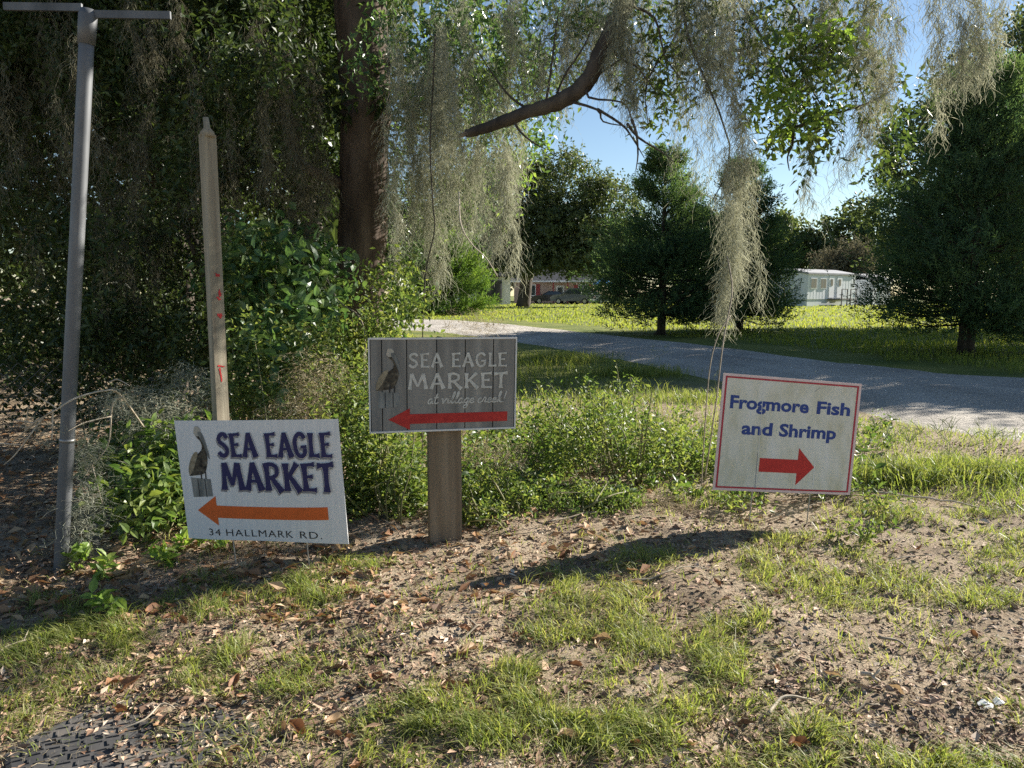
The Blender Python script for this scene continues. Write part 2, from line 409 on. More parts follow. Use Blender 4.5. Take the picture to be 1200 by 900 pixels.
# ------------------------------------------------------------------ signs
def stroke(pts, wid):
    """a flat brush stroke: strip polygon along 2-D points"""
    pts = np.asarray(pts, float); wid = np.broadcast_to(wid, len(pts)).astype(float)
    t = norm(np.gradient(pts, axis=0)); nrm = np.stack([-t[:, 1], t[:, 0]], 1)
    a = pts+nrm*wid[:, None]/2; b_ = pts-nrm*wid[:, None]/2
    v = np.stack([a, b_], 1).reshape(-1, 2); i = np.arange(len(pts)-1)
    return v, np.stack([2*i, 2*i+1, 2*i+3, 2*i+2], 1)
def arc(cx, cy, rx, ry, a0, a1, n=12):
    a = np.radians(np.linspace(a0, a1, n)); return np.stack([cx+rx*np.cos(a), cy+ry*np.sin(a)], 1)
FL = [1.35, 0.95, 0.85, 0.95, 1.35]     # flared ends
def ln(x0, y0, x1, y1): return np.stack([np.linspace(x0, x1, 5), np.linspace(y0, y1, 5)], 1)
def glyph(ch):
    w, h = 0.20, 0.13
    st = {
     'S': (0.58, [(spline([(0.54, 0.80), (0.44, 0.94), (0.27, 0.96), (0.12, 0.82), (0.17, 0.62), (0.38, 0.48), (0.50, 0.30), (0.42, 0.10), (0.22, 0.05), (0.05, 0.20)], 24), [w*0.95]*6+[w*0.9]*12+[w*0.95]*6)]),
     'E': (0.55, [(ln(0.12, 1.0, 0.14, 0.0), [w*f for f in FL]), (ln(0.10, 0.94, 0.54, 0.97), [h, h*.9, h*.9, h, h*1.5]), (ln(0.12, 0.52, 0.44, 0.53), [h*.8, h*.8, h*.8, h, h*1.4]), (ln(0.12, 0.06, 0.56, 0.05), [h, h*.9, h*.9, h, h*1.6])]),
     'A': (0.68, [(ln(0.34, 1.02, 0.07, 0.0), [w*.7, w*.7, w*.8, w*.9, w*1.2]), (ln(0.34, 1.02, 0.64, 0.0), [w, w, w*1.05, w*1.1, w*1.4]), (ln(0.18, 0.34, 0.52, 0.34), h*.85)]),
     'G': (0.66, [(np.concatenate([spline([(0.58, 0.78), (0.48, 0.93), (0.30, 0.96), (0.12, 0.76), (0.09, 0.45), (0.18, 0.14), (0.36, 0.04), (0.54, 0.14), (0.58, 0.36)], 22)]), w*0.9), (ln(0.36, 0.42, 0.66, 0.44), [h, h, h, h, h*1.2])]),
     'L': (0.50, [(ln(0.14, 1.0, 0.13, 0.0), [w*f for f in FL]), (ln(0.12, 0.06, 0.52, 0.07), [h, h, h, h*1.3, h*1.8])]),
     'M': (0.86, [(ln(0.14, 1.0, 0.06, 0.0), [w, w*.8, w*.8, w*.9, w*1.3]), (ln(0.14, 1.0, 0.42, 0.18), [w*1.1, w, w*.9, w*.8, w*.7]), (ln(0.42, 0.18, 0.68, 1.0), [w*.6, w*.7, w*.8, w*.9, w]), (ln(0.68, 1.0, 0.80, 0.0), [w*1.1, w, w, w*1.05, w*1.4])]),
     'R': (0.68, [(ln(0.13, 1.0, 0.14, 0.0), [w*f for f in FL]), (spline([(0.10, 0.94), (0.36, 0.96), (0.54, 0.84), (0.52, 0.60), (0.34, 0.48), (0.14, 0.47)], 16), h*1.15), (ln(0.30, 0.48, 0.68, -0.04), [w*.8, w*.9, w, w*1.05, w*1.3])]),
     'K': (0.66, [(ln(0.13, 1.0, 0.14, 0.0), [w*f for f in FL]), (ln(0.60, 1.0, 0.18, 0.44), [w*1.2, w*.9, w*.8, w*.7, w*.6]), (ln(0.26, 0.56, 0.66, -0.03), [w*.7, w*.9, w, w*1.05, w*1.3])]),
     'T': (0.62, [(ln(0.0, 0.92, 0.64, 0.97), [h*1.7, h*1.1, h, h*1.1, h*1.8]), (ln(0.33, 0.95, 0.32, -0.02), [w*f for f in FL])]),
    }
    return st[ch]
SCRIPT = {   # thin cursive strokes, x advance first
 'a': (0.42, [[(0.36, 0.36), (0.20, 0.42), (0.06, 0.22), (0.12, 0.03), (0.26, 0.08), (0.37, 0.38), (0.34, 0.08), (0.46, 0.06)]]),
 't': (0.34, [[(0.22, 0.85), (0.14, 0.35), (0.14, 0.05), (0.28, 0.04), (0.38, 0.14)], [(0.02, 0.50), (0.36, 0.54)]]),
 'v': (0.42, [[(0.02, 0.36), (0.12, 0.40), (0.16, 0.03), (0.36, 0.40), (0.44, 0.34)]]),
 'i': (0.26, [[(0.04, 0.2), (0.14, 0.40), (0.11, 0.06), (0.28, 0.10)], [(0.17, 0.58), (0.19, 0.64)]]),
 'l': (0.28, [[(0.02, 0.12), (0.22, 0.60), (0.24, 0.94), (0.15, 0.86), (0.10, 0.2), (0.16, 0.03), (0.30, 0.12)]]),
 'g': (0.42, [[(0.36, 0.36), (0.20, 0.42), (0.06, 0.22), (0.14, 0.04), (0.28, 0.12), (0.38, 0.40), (0.30, -0.28), (0.12, -0.38), (0.10, -0.22), (0.42, 0.08)]]),
 'e': (0.36, [[(0.04, 0.16), (0.28, 0.26), (0.26, 0.40), (0.12, 0.36), (0.06, 0.14), (0.18, 0.02), (0.38, 0.12)]]),
 'c': (0.36, [[(0.30, 0.34), (0.20, 0.41), (0.07, 0.24), (0.12, 0.04), (0.26, 0.04), (0.38, 0.14)]]),
 'r': (0.36, [[(0.02, 0.10), (0.14, 0.44), (0.26, 0.36), (0.22, 0.08), (0.38, 0.10)]]),
 'k': (0.40, [[(0.04, 0.14), (0.24, 0.66), (0.22, 0.92), (0.14, 0.80), (0.10, 0.02)], [(0.12, 0.22), (0.32, 0.40), (0.22, 0.22), (0.30, 0.04), (0.42, 0.08)]]),
 '!': (0.30, [[(0.22, 0.95), (0.14, 0.30)], [(0.10, 0.08), (0.11, 0.02)]]),
 ' ': (0.22, []),
}
class Patch:
    """sign face given by four corners (world) with an optional bow; u to the right, v up"""
    def __init__(s, TL, TR, BR, BL, bow=0.0, wave=0.0):
        s.c = [np.array(p, float) for p in (TL, TR, BR, BL)]; s.bow = bow; s.wave = wave
        s.n = norm(np.cross(s.c[1]-s.c[0], s.c[3]-s.c[0]))
        if s.n[1] > 0: s.n = -s.n
        s.w = np.linalg.norm(s.c[1]-s.c[0]); s.h = np.linalg.norm(s.c[3]-s.c[0])
    def __call__(s, uv, off=0.0):
        uv = np.asarray(uv, float); u = uv[:, 0:1]; v = uv[:, 1:2]
        TL, TR, BR, BL = s.c
        p = TL*(1-u)*v + TR*u*v + BR*u*(1-v) + BL*(1-u)*(1-v)
        b_ = s.bow*(4*u*(1-u)) + s.wave*np.sin(u*7+1.0)*(1-v)
        return p + s.n*(b_+off)
    def panel(s, thick, nu=20, nv=14):
        u, v = np.meshgrid(np.linspace(0, 1, nu+1), np.linspace(0, 1, nv+1)); uv = np.stack([u.ravel(), v.ravel()], 1)
        A = s(uv); B = s(uv, -thick); N = len(A); k = nu+1
        i = (np.arange(nv)[:, None]*k+np.arange(nu)[None, :]).ravel()
        f = np.stack([i, i+1, i+k+1, i+k], 1); fb = np.stack([i, i+k, i+k+1, i+1], 1)+N
        bd = list(range(nu)) + [nu+k*j for j in range(nv)] + [nv*k+nu-j for j in range(nu)] + [k*(nv-j) for j in range(nv)]
        bd = np.array(bd); b2 = np.roll(bd, -1)
        fs = np.stack([bd, bd+N, b2+N, b2], 1)
        return np.concatenate([A, B]), np.concatenate([f, fb, fs])
def print_strokes(name, patch, strokes, mat, parent, off):
    mb = MB()
    for k, (v, f) in enumerate(strokes):
        mb.add(patch(v, off+0.00012*k), f)
    return mb.obj(name, mat, parent)
def word(txt, patch, u0, u1, v0, v1, grow=1.0, gap=0.10, dx=0, dy=0):
    """brush lettering fitted between u0..u1, v0..v1 (in the patch's unit square)"""
    adv = [0.42 if c == ' ' else glyph(c)[0]+gap for c in txt]; tot = sum(adv)-gap
    sx = (u1-u0)/tot; sy = v1-v0; out = []; x = 0
    for c, a_ in zip(txt, adv):
        if c != ' ':
            for p, w in glyph(c)[1]:
                p = np.asarray(p, float); w = np.broadcast_to(w, len(p))*grow
                q = np.stack([(p[:, 0]+x)*sx*patch.w, p[:, 1]*sy*patch.h], 1)
                v, f = stroke(q, w*(sx*patch.w+sy*patch.h)/2*1.0)
                v = np.stack([u0+dx+v[:, 0]/patch.w, v0+dy+v[:, 1]/patch.h], 1)
                out.append((v, f))
        x += a_
    return out
def script(txt, patch, u0, u1, v0, v1, wid):
    adv = [SCRIPT[c][0] for c in txt]; tot = sum(adv); sx = (u1-u0)*patch.w/tot; sy = (v1-v0)*patch.h; out = []; x = 0
    for c, a_ in zip(txt, adv):
        for p in SCRIPT[c][1]:
            q = spline(p, max(5, len(p)*4)) if len(p) > 2 else np.array(p, float)
            q = np.stack([(q[:, 0]+x+0.18*q[:, 1])*sx, q[:, 1]*sy], 1)
            v, f = stroke(q, wid)
            out.append((np.stack([u0+v[:, 0]/patch.w, v0+v[:, 1]/patch.h], 1), f))
        x += a_
    return out
def type_mesh(txt, patch, u0, u1, v0, v1, mat, parent, off, bold=0.0, name='lettering', space=1.0):
    """plain type fitted into a rectangle of the sign (cap height = v1-v0)"""
    cu = bpy.data.curves.new('type', 'FONT'); cu.body = txt; cu.size = 1.0; cu.offset = bold; cu.resolution_u = 3; cu.space_character = space
    o = bpy.data.objects.new('type', cu); COL.objects.link(o)
    dg = bpy.context.evaluated_depsgraph_get(); me = bpy.data.meshes.new_from_object(o.evaluated_get(dg))
    v = np.empty(len(me.vertices)*3); me.vertices.foreach_get('co', v); v = v.reshape(-1, 3)[:, :2]
    fs = [list(p.vertices) for p in me.polygons]
    bpy.data.objects.remove(o); bpy.data.curves.remove(cu); bpy.data.meshes.remove(me)
    cap = 0.73
    uv = np.stack([u0+(v[:, 0]-v[:, 0].min())/(np.ptp(v[:, 0]))*(u1-u0), v0+v[:, 1]/cap*(v1-v0)], 1)
    F = {}
    for f in fs: F.setdefault(len(f), []).append(f)
    return mesh(name, patch(uv, off), [np.array(f) for f in F.values()], mat, parent)
def arrow(name, patch, tail, tip, vmid, hs, hh, headlen, mat, parent, off, sag=0.0):
    """strip arrow: tail u, tip u, half thickness hs, half head hh (v units)"""
    sgn = 1 if tip > tail else -1; neck = tip-sgn*headlen
    us = np.linspace(tail, neck, 16); f = sag*4*(us-tail)/(tip-tail)*(1-(us-tail)/(tip-tail))
    A = np.stack([us, vmid+hs-f], 1); B = np.stack([us, vmid-hs-f], 1)
    v = np.stack([A, B], 1).reshape(-1, 2); i = np.arange(15)
    F = np.stack([2*i, 2*i+1, 2*i+3, 2*i+2], 1)
    n = len(v); v = np.concatenate([v, [[neck, vmid+hh], [neck, vmid-hh], [tip, vmid]]])
    return mesh(name, patch(v, off), [F, np.array([[n, n+1, n+2]])], mat, parent)

M['coro'] = mat_noise('white_corrugated_plastic', [(0.3, (0.60, 0.60, 0.60)), (0.7, (0.68, 0.68, 0.68))], 5, 0.45, 0.05, 0.002, (30, 1, 1), 3, 8, spec=0.4)
m, t, b = new_mat('stained_plastic')
f1 = noise(t, 5, 5, 0.65, stretch=(2.2, 1, 0.8)); f2 = noise(t, 60, 3, 0.6, stretch=(1, 1, 0.12))
c = ramp(t, [(0.34, (0.74, 0.74, 0.71)), (0.52, (0.65, 0.64, 0.55)), (0.68, (0.50, 0.48, 0.34))], f1)
c = mixc(t, c, (0.60, 0.57, 0.45), mixc(t, (0, 0, 0), (0.5, 0.5, 0.5), f2))
t.links.new(c, b.inputs['Base Color']); b.inputs['Roughness'].default_value = 0.5
M['stained'] = m
def flat(name, c, rough=0.5): return mat_plain(name, c, rough, 0.3, 0, 0.08, 30)
M['navy'] = flat('navy_ink', (0.018, 0.018, 0.085)); M['inkshadow'] = flat('grey_ink', (0.22, 0.22, 0.24)); M['orange'] = flat('orange_ink', (0.58, 0.115, 0.022))
M['blue'] = flat('blue_ink', (0.03, 0.06, 0.24)); M['red'] = flat('red_ink', (0.50, 0.035, 0.03)); M['redline'] = flat('red_border_ink', (0.42, 0.04, 0.06))
M['black'] = flat('black_ink', (0.025, 0.025, 0.028)); M['white'] = flat('white_paint', (0.66, 0.65, 0.62)); M['pink'] = flat('faded_edge', (0.72, 0.55, 0.53))
M['pbody'] = mat_noise('feather_brown', [(0.35, (0.02, 0.016, 0.012)), (0.6, (0.10, 0.085, 0.06)), (0.8, (0.24, 0.21, 0.16))], 60, 0.8)
M['pwing'] = mat_noise('feather_tan', [(0.3, (0.17, 0.14, 0.09)), (0.7, (0.34, 0.29, 0.20))], 50, 0.8)
M['phead'] = flat('feather_pale', (0.40, 0.37, 0.31)); M['pgrey'] = mat_noise('print_piling', [(0.3, (0.10, 0.105, 0.10)), (0.7, (0.28, 0.28, 0.26))], 30, 0.8, stretch=(1, 1, 0.2))
M['paint_red'] = mat_noise('red_paint', [(0.3, (0.40, 0.02, 0.02)), (0.7, (0.58, 0.04, 0.035))], 25, 0.55)

def pelican(patch, parent, u0, v0, su, sv, piling_mat, off):
    """printed pelican on a piling; (u0,v0) lower-left corner, scale su,sv (unit square drawing)"""
    def pl(name, pts, mat, k, parent=parent, smooth=True):
        q = spline(list(pts)+[pts[0]], len(pts)*5)[:-1] if smooth else np.array(pts, float)
        uv = np.stack([u0+q[:, 0]*su, v0+q[:, 1]*sv], 1)
        mb = MB(); c = uv.mean(0); n = len(uv)
        mb.add(np.concatenate([patch(uv, off+0.00025*k), patch(c[None], off+0.00025*k)]), [[i, (i+1) % n, n] for i in range(n)])
        return mb.obj(name, mat, parent)
    pl('piling', [(0.08, 0.0), (0.80, 0.02), (0.78, 0.26), (0.06, 0.28)], piling_mat, 0, smooth=False)
    for x in (0.30, 0.56): pl('piling_gap', [(x, 0.01), (x+0.03, 0.01), (x+0.025, 0.265), (x-0.005, 0.265)], M['black'], 1, smooth=False)
    body = pl('bird_body', [(0.02, 0.30), (0.28, 0.31), (0.58, 0.34), (0.72, 0.46), (0.76, 0.60), (0.66, 0.68), (0.45, 0.62), (0.20, 0.50), (0.05, 0.38)], M['pbody'], 2)
    pl('bird_wing', [(0.02, 0.31), (0.10, 0.33), (0.28, 0.46), (0.42, 0.62), (0.30, 0.63), (0.12, 0.52), (0.02, 0.40)], M['pwing'], 3)
    v, f = stroke(np.stack([u0+su*spline([(0.62, 0.62), (0.68, 0.72), (0.62, 0.80), (0.48, 0.86), (0.42, 0.93)], 12)[:, 0],
                            v0+sv*spline([(0.62, 0.62), (0.68, 0.72), (0.62, 0.80), (0.48, 0.86), (0.42, 0.93)], 12)[:, 1]], 1), np.linspace(0.16, 0.09, 12)*su)
    mesh('bird_neck', patch(v, off+0.001), f, M['pbody'], parent)
    pl('bird_head', [(0.36, 0.90), (0.42, 0.99), (0.56, 0.99), (0.62, 0.93), (0.56, 0.87), (0.44, 0.86)], M['phead'], 5)
    pl('bird_bill', [(0.50, 0.91), (0.62, 0.92), (0.74, 0.80), (0.84, 0.58), (0.80, 0.56), (0.66, 0.76), (0.54, 0.86)], M['pgrey'], 6)
    for x in (0.44, 0.60): pl('bird_leg', [(x, 0.26), (x+0.04, 0.26), (x+0.05, 0.37), (x, 0.37)], M['black'], 4, smooth=False)

def stakes(root, patch, us, below, mat, bar=False):
    """thin wire legs from inside the panel down into the soil"""
    for u in us:
        a_ = patch(np.array([[u, 0.4]]), -0.0085)[0]; b_ = patch(np.array([[u, 0.0]]), -0.0085)[0]
        d = norm(b_-a_); e_ = b_+d*below
        mb = MB(); mb.tube(np.array([a_, b_, (b_+e_)/2, e_]), 0.0026, 6); mb.obj('wire_stake', mat, root)
    if bar:
        a_ = patch(np.array([[us[0], 0.0]]), -0.002)[0]; b_ = patch(np.array([[us[1], 0.0]]), -0.002)[0]
        d = np.array([0, 0, -1.0])*0.03
        mb = MB(); mb.tube(np.array([a_+d, b_+d]), 0.0019, 6); mb.obj('wire_crossbar', mat, root)

# --- white sign, left
base = gnd(285, 655)
S1 = thing('yard_sign', 'bent white plastic sign reading SEA EAGLE MARKET with orange arrow and street address', 'sign', (base[0], base[1], 0))
pt = Patch(at(204, 493, 2.93), at(396, 491, 2.84), at(409, 637, 2.84), at(222, 630, 2.91), 0.012, 0.006)
v, f = pt.panel(0.004); P1 = mesh('panel', v, f, M['coro'], S1, smooth=False)
A = word('SEA EAGLE', pt, 0.255, 0.945, 0.705, 0.895); B = word('MARKET', pt, 0.265, 0.945, 0.43, 0.645)
for k, wd_ in enumerate((('SEA EAGLE', 0.262, 0.952, 0.70, 0.895), ('MARKET', 0.268, 0.950, 0.425, 0.650))):
    print_strokes('lettering_shadow', pt, word(wd_[0], pt, *wd_[1:], grow=1.0, dx=-0.010, dy=-0.018), M['inkshadow'], P1, 0.0006)
    print_strokes('lettering_outline', pt, word(wd_[0], pt, *wd_[1:], grow=1.28), M['coro'], P1, 0.0022)
    print_strokes('lettering', pt, word(wd_[0], pt, *wd_[1:], grow=1.05), M['navy'], P1, 0.0046)
arrow('arrow', pt, 0.895, 0.085, 0.245, 0.052, 0.125, 0.125, M['orange'], P1, 0.0008, 0.012)
for w_, a_, b_ in (('34', .142, .215), ('HALLMARK', .250, .665), ('RD.', .708, .845)): type_mesh(w_, pt, a_, b_, 0.035, 0.095, M['black'], P1, 0.0008, 0.0, space=1.15)
pelican(pt, P1, 0.055, 0.355, 0.175, 0.60, M['pgrey'], 0.0008)
stakes(S1, pt, (0.28, 0.74), 0.12, M['wire'])

# --- plank sign on its post, middle
base = gnd(518, 638)
S2 = thing('post_sign', 'grey weathered plank sign with red arrow on a short wooden post', 'sign', (base[0], base[1]+0.04, 0))
pt = Patch(at(431, 396, 3.13), at(606, 395, 3.25), at(604, 502, 3.25), at(433, 508, 3.13))
M['plank'] = mat_noise('weathered_plank', [(0.25, (0.145, 0.138, 0.125)), (0.5, (0.22, 0.21, 0.19)), (0.75, (0.31, 0.295, 0.265))], 9, 0.85, 0.35, 0.003, (2.5, 2.5, 0.18), 8, 14)
back = Patch(*pt.c); v, f = back.panel(0.012, 4, 4)
B2 = mesh('board', v-np.array(pt.n)*0.006, f, M['black'], S2)
cuts = [0.012, 0.088, 0.252, 0.452, 0.645, 0.838, 0.988]
for i in range(6):
    a_, b_ = cuts[i]+0.0035, cuts[i+1]-0.0035
    vv = np.array([[a_, 0.018], [b_, 0.018], [b_, 0.982], [a_, 0.982]])
    o0 = pt(vv, 0.0+0.0006*(i % 2)); o1 = pt(vv, -0.0058)
    mb = MB(); mb.add(np.concatenate([o0, o1]), [[0, 1, 2, 3], [7, 6, 5, 4], [0, 4, 5, 1], [1, 5, 6, 2], [2, 6, 7, 3], [3, 7, 4, 0]]); mb.obj('plank', M['plank'], B2)
for (a_, b_) in (((0, 0), (1, 0.018)), ((0, 0.982), (1, 1)), ((0, 0.0181), (0.010, 0.9819)), ((0.990, 0.0181), (1, 0.9819))):
    vv = np.array([[a_[0], a_[1]], [b_[0], a_[1]], [b_[0], b_[1]], [a_[0], b_[1]]])
    o0 = pt(vv, 0.0035); o1 = pt(vv, -0.0085)
    mb = MB(); mb.add(np.concatenate([o0, o1]), [[0, 1, 2, 3], [7, 6, 5, 4], [0, 4, 5, 1], [1, 5, 6, 2], [2, 6, 7, 3], [3, 7, 4, 0]]); mb.obj('edge_trim', M['white'], B2)
M['chalk'] = mat_noise('worn_white_ink', [(0.3, (0.40, 0.39, 0.35)), (0.6, (0.56, 0.55, 0.50))], 40, 0.8)
print_strokes('lettering', pt, word('SEA EAGLE', pt, 0.262, 0.93, 0.685, 0.835, grow=0.86), M['chalk'], B2, 0.0014)
print_strokes('lettering', pt, word('MARKET', pt, 0.262, 0.935, 0.455, 0.620, grow=0.86), M['chalk'], B2, 0.0014)
print_strokes('script_lettering', pt, script('at village creek!', pt, 0.385, 0.925, 0.295, 0.425, 0.0055), M['chalk'], B2, 0.0014)
M['redworn'] = mat_noise('worn_red_ink', [(0.3, (0.36, 0.025, 0.022)), (0.7, (0.50, 0.045, 0.035))], 30, 0.7)
arrow('arrow', pt, 0.94, 0.125, 0.140, 0.052, 0.115, 0.145, M['redworn'], B2, 0.0014)
pelican(pt, B2, 0.045, 0.26, 0.20, 0.63, M['pgrey'], 0.0014)
M['postwood'] = mat_noise('treated_post_wood', [(0.25, (0.13, 0.095, 0.062)), (0.5, (0.215, 0.165, 0.11)), (0.75, (0.31, 0.245, 0.17))], 8, 0.85, 0.4, 0.003, (3, 3, 0.2), 8, 16)
mb = MB(); ca = math.atan2(pt.c[1][1]-pt.c[0][1], pt.c[1][0]-pt.c[0][0])
pc = (pt.c[0]+pt.c[1]+pt.c[2]+pt.c[3])/4 - pt.n*0.075
mb.box((pc[0]+0.006, pc[1], 0.25), (0.138, 0.10, 1.06), ca); mb.obj('post', M['postwood'], S2)

# --- Frogmore sign, right
base = gnd(900, 612)
S3 = thing('yard_sign', 'tilted stained sign reading Frogmore Fish and Shrimp with red border and arrow', 'sign', (base[0], base[1], 0))
pt = Patch(at(848, 437, 3.42), at(1010, 450, 3.46), at(996, 580, 3.44), at(835, 574, 3.40), 0.004)
v, f = pt.panel(0.004); P3 = mesh('panel', v, f, M['stained'], S3)
def frame(u, v, wu, wv, mat, off, name):
    for a_, b_, c_, d_ in ((u, v, 1-u, v+wv), (u, 1-v-wv, 1-u, 1-v), (u, v+wv, u+wu, 1-v-wv), (1-u-wu, v+wv, 1-u, 1-v-wv)):
        us = np.linspace(a_, c_, 9); q = np.concatenate([np.stack([us, np.full(9, b_)], 1), np.stack([us, np.full(9, d_)], 1)])
        i = np.arange(8); mesh(name, pt(q, off), np.stack([i, i+1, i+10, i+9], 1), mat, P3)
frame(0.0, 0.0, 0.016, 0.018, M['pink'], 0.0006, 'faded_edge'); frame(0.018, 0.021, 0.013, 0.015, M['redline'], 0.0006, 'border_line')
for w_, a_, b_ in (('Frogmore', .066, .632), ('Fish', .690, .935)): type_mesh(w_, pt, a_, b_, 0.712, 0.822, M['blue'], P3, 0.0007, 0.034)
for w_, a_, b_ in (('and', .165, .385), ('Shrimp', .435, .850)): type_mesh(w_, pt, a_, b_, 0.495, 0.605, M['blue'], P3, 0.0007, 0.034)
arrow('arrow', pt, 0.315, 0.715, 0.235, 0.060, 0.165, 0.125, M['red'], P3, 0.0007)
M['crease'] = flat('bare_plastic', (0.75, 0.75, 0.74))
for u0_, u1_, w_, va, vb, mt in ((0.305, 0.288, 0.003, 0.03, 0.96, M['crease']), (0.299, 0.294, 0.003, 0.03, 0.34, M['inkshadow']), (0.715, 0.712, 0.006, 0.05, 0.30, M['crease']), (0.66, 0.70, 0.004, 0.90, 0.945, M['inkshadow'])):
    mesh('crease', pt(np.array([[u0_, va], [u0_+w_, va], [u1_+w_, vb], [u1_, vb]]), 0.0012), [[0, 1, 2, 3]], mt, P3)
stakes(S3, pt, (0.29, 0.71), 0.20, M['wire'])

# ------------------------------------------------------------------ leaning metal pole, wooden post, fence
b0 = gnd(66, 668); topY = 2.75
lo = np.array([b0[0], b0[1], -0.15]); hi = at(103, 18, 2.86)
LP = thing('leaning_pole', 'leaning grey metal pole with thin crossing arms at its top', 'pole', (b0[0], b0[1], 0))
d = norm(hi-lo); pts = np.array([lo+(hi-lo)*s_ for s_ in np.linspace(0, 1, 12)])
mb = MB(); mb.tube(pts, 0.0255, 20); mb.obj('shaft', M['galv'], LP, True)
mb = MB(); mb.tube(np.array([hi-d*0.10, hi-d*0.04, hi, hi+d*0.02]), [0.029, 0.031, 0.031, 0.024], 20); mb.obj('collar', M['galv'], LP, True)
for dx, ang in ((1, 0.08), (-1, 0.08)):
    q = hi+np.array([dx*0.155, dx*0.155*math.tan(ang)*0.3, -0.012*dx+0.015])
    mb = MB(); mb.box(q, (0.27, 0.012, 0.026), ang*0.5); mb.obj('arm', M['galv'], LP)
# round band seen half way down the shaft
mb = MB(); q = lo+(hi-lo)*0.30; mb.tube(np.array([q-d*0.006, q+d*0.006]), 0.0272, 20); mb.obj('band', M['wire'], LP, True)

b0 = gnd(258, 640); Yp = 3.5
p0 = at(266, 640, Yp); p1 = at(243, 158, Yp+0.03)
WP = thing('wooden_post', 'tall weathered wooden post with red paint marks behind the white sign', 'post', (p0[0], p0[1], 0))
M['oldwood'] = mat_noise('weathered_post_wood', [(0.25, (0.15, 0.12, 0.085)), (0.5, (0.29, 0.25, 0.18)), (0.78, (0.43, 0.38, 0.29))], 7, 0.85, 0.4, 0.003, (4, 4, 0.2), 8, 16)
mb = MB(); n = 10; w2, dpt = 0.031, 0.020; az = 0.92
ca, sa = math.cos(az), math.sin(az); rings = []
for s_ in np.linspace(0, 1, n):
    c = np.array([p0[0], p0[1], -0.1])*(1-s_)+p1*s_; rings.append([c+np.array([x*ca-y*sa, x*sa+y*ca, 0]) for x, y in ((-w2, -dpt), (w2, -dpt), (w2, dpt), (-w2, dpt))])
V = np.array(rings).reshape(-1, 3); F = [[4*i+j, 4*i+(j+1) % 4, 4*i+4+(j+1) % 4, 4*i+4+j] for i in range(n-1) for j in range(4)]+[[4*n-4, 4*n-3, 4*n-2, 4*n-1]]
mb.add(V, F); mb.obj('shaft', M['oldwood'], WP)
mb = MB(); tp = p1
mb.tube(np.array([tp-[0, 0, 0.01], tp+[0, 0, 0.012], tp+[0, 0, 0.03], tp+[-0.004, 0, 0.075]]), [0.034, 0.030, 0.014, 0.012], 10); mb.obj('neck', M['oldwood'], WP, True)
axis = norm(p1-p0)
nr = np.array([sa, -ca, 0]); tg = np.array([ca, sa, 0])
for py, wds, dx, ht in ((322, 0.020, 0.004, 0.6), (344, 0.009, 0.012, 1.3), (350, 0.018, 0.004, 0.5), (369, 0.020, 0.006, 0.6), (371, 0.010, 0.010, 1.1), (429, 0.026, 0.0, 0.35), (436, 0.009, -0.004, 1.6), (443, 0.005, 0.0, 1.4)):
    c = at(250, py, Yp); s_ = (c[2]+0.1)/(p1[2]+0.1); c = np.array([p0[0], p0[1], -0.1])*(1-s_)+p1*s_
    c = c+nr*(dpt+0.0012+0.0003*wds/.03); mm = 12; an = np.arange(mm)*2*math.pi/mm; rr_ = U(.35, 1.15, mm)
    pp = [c+tg*np.clip(np.cos(a_)*q_*wds+dx, -w2*.97, w2*.97)+axis*(np.sin(a_)*q_*.016*ht-.25*np.cos(a_)*wds) for a_, q_ in zip(an, rr_)]
    mb = MB(); mb.add(pp+[c+tg*dx], [[i, (i+1) % mm, mm] for i in range(mm)]); mb.obj('paint_mark', M['paint_red'], WP)

# chain-link fence in the shade behind the pole
fa = at(-60, 560, 4.3); fb = at(185, 560, 4.9); fa[2] = fb[2] = 0
FN = thing('chain_link_fence', 'rusty chain link fence in the shade behind the leaning pole', 'fence', (fa[0], fa[1], 0))
M['rustwire'] = mat_noise('rusty_wire', [(0.3, (0.12, 0.09, 0.07)), (0.7, (0.30, 0.28, 0.26))], 20, 0.6, metal=0.4)
L_ = np.linalg.norm(fb-fa); ux = (fb-fa)/L_; H_ = 0.60; mb = MB(); st = 0.075
for k in range(int(-H_/st), int(L_/st)+1):
    for sg in (1, -1):
        x0 = k*st; pts = []
        for j in range(int(H_/st)+1):
            xx = x0+j*st if sg > 0 else x0+H_-j*st
            if 0 <= xx <= L_: pts.append(fa+ux*xx+np.array([0, 0.004*((j % 2)*2-1), 0.05+j*st]))
        if len(pts) > 1: mb.tube(np.array(pts), 0.0018, 3, cap=False)
tag(mb.obj('wire_mesh', M['rustwire'], FN), kind='stuff')
for s_ in (0.02, 0.98):
    q = fa+ux*L_*s_; mb = MB(); mb.tube(np.array([q+[0, 0.03, -0.1], q+[0, 0.03, 0.68]]), 0.018, 10); mb.obj('post', M['galv'], FN, True)

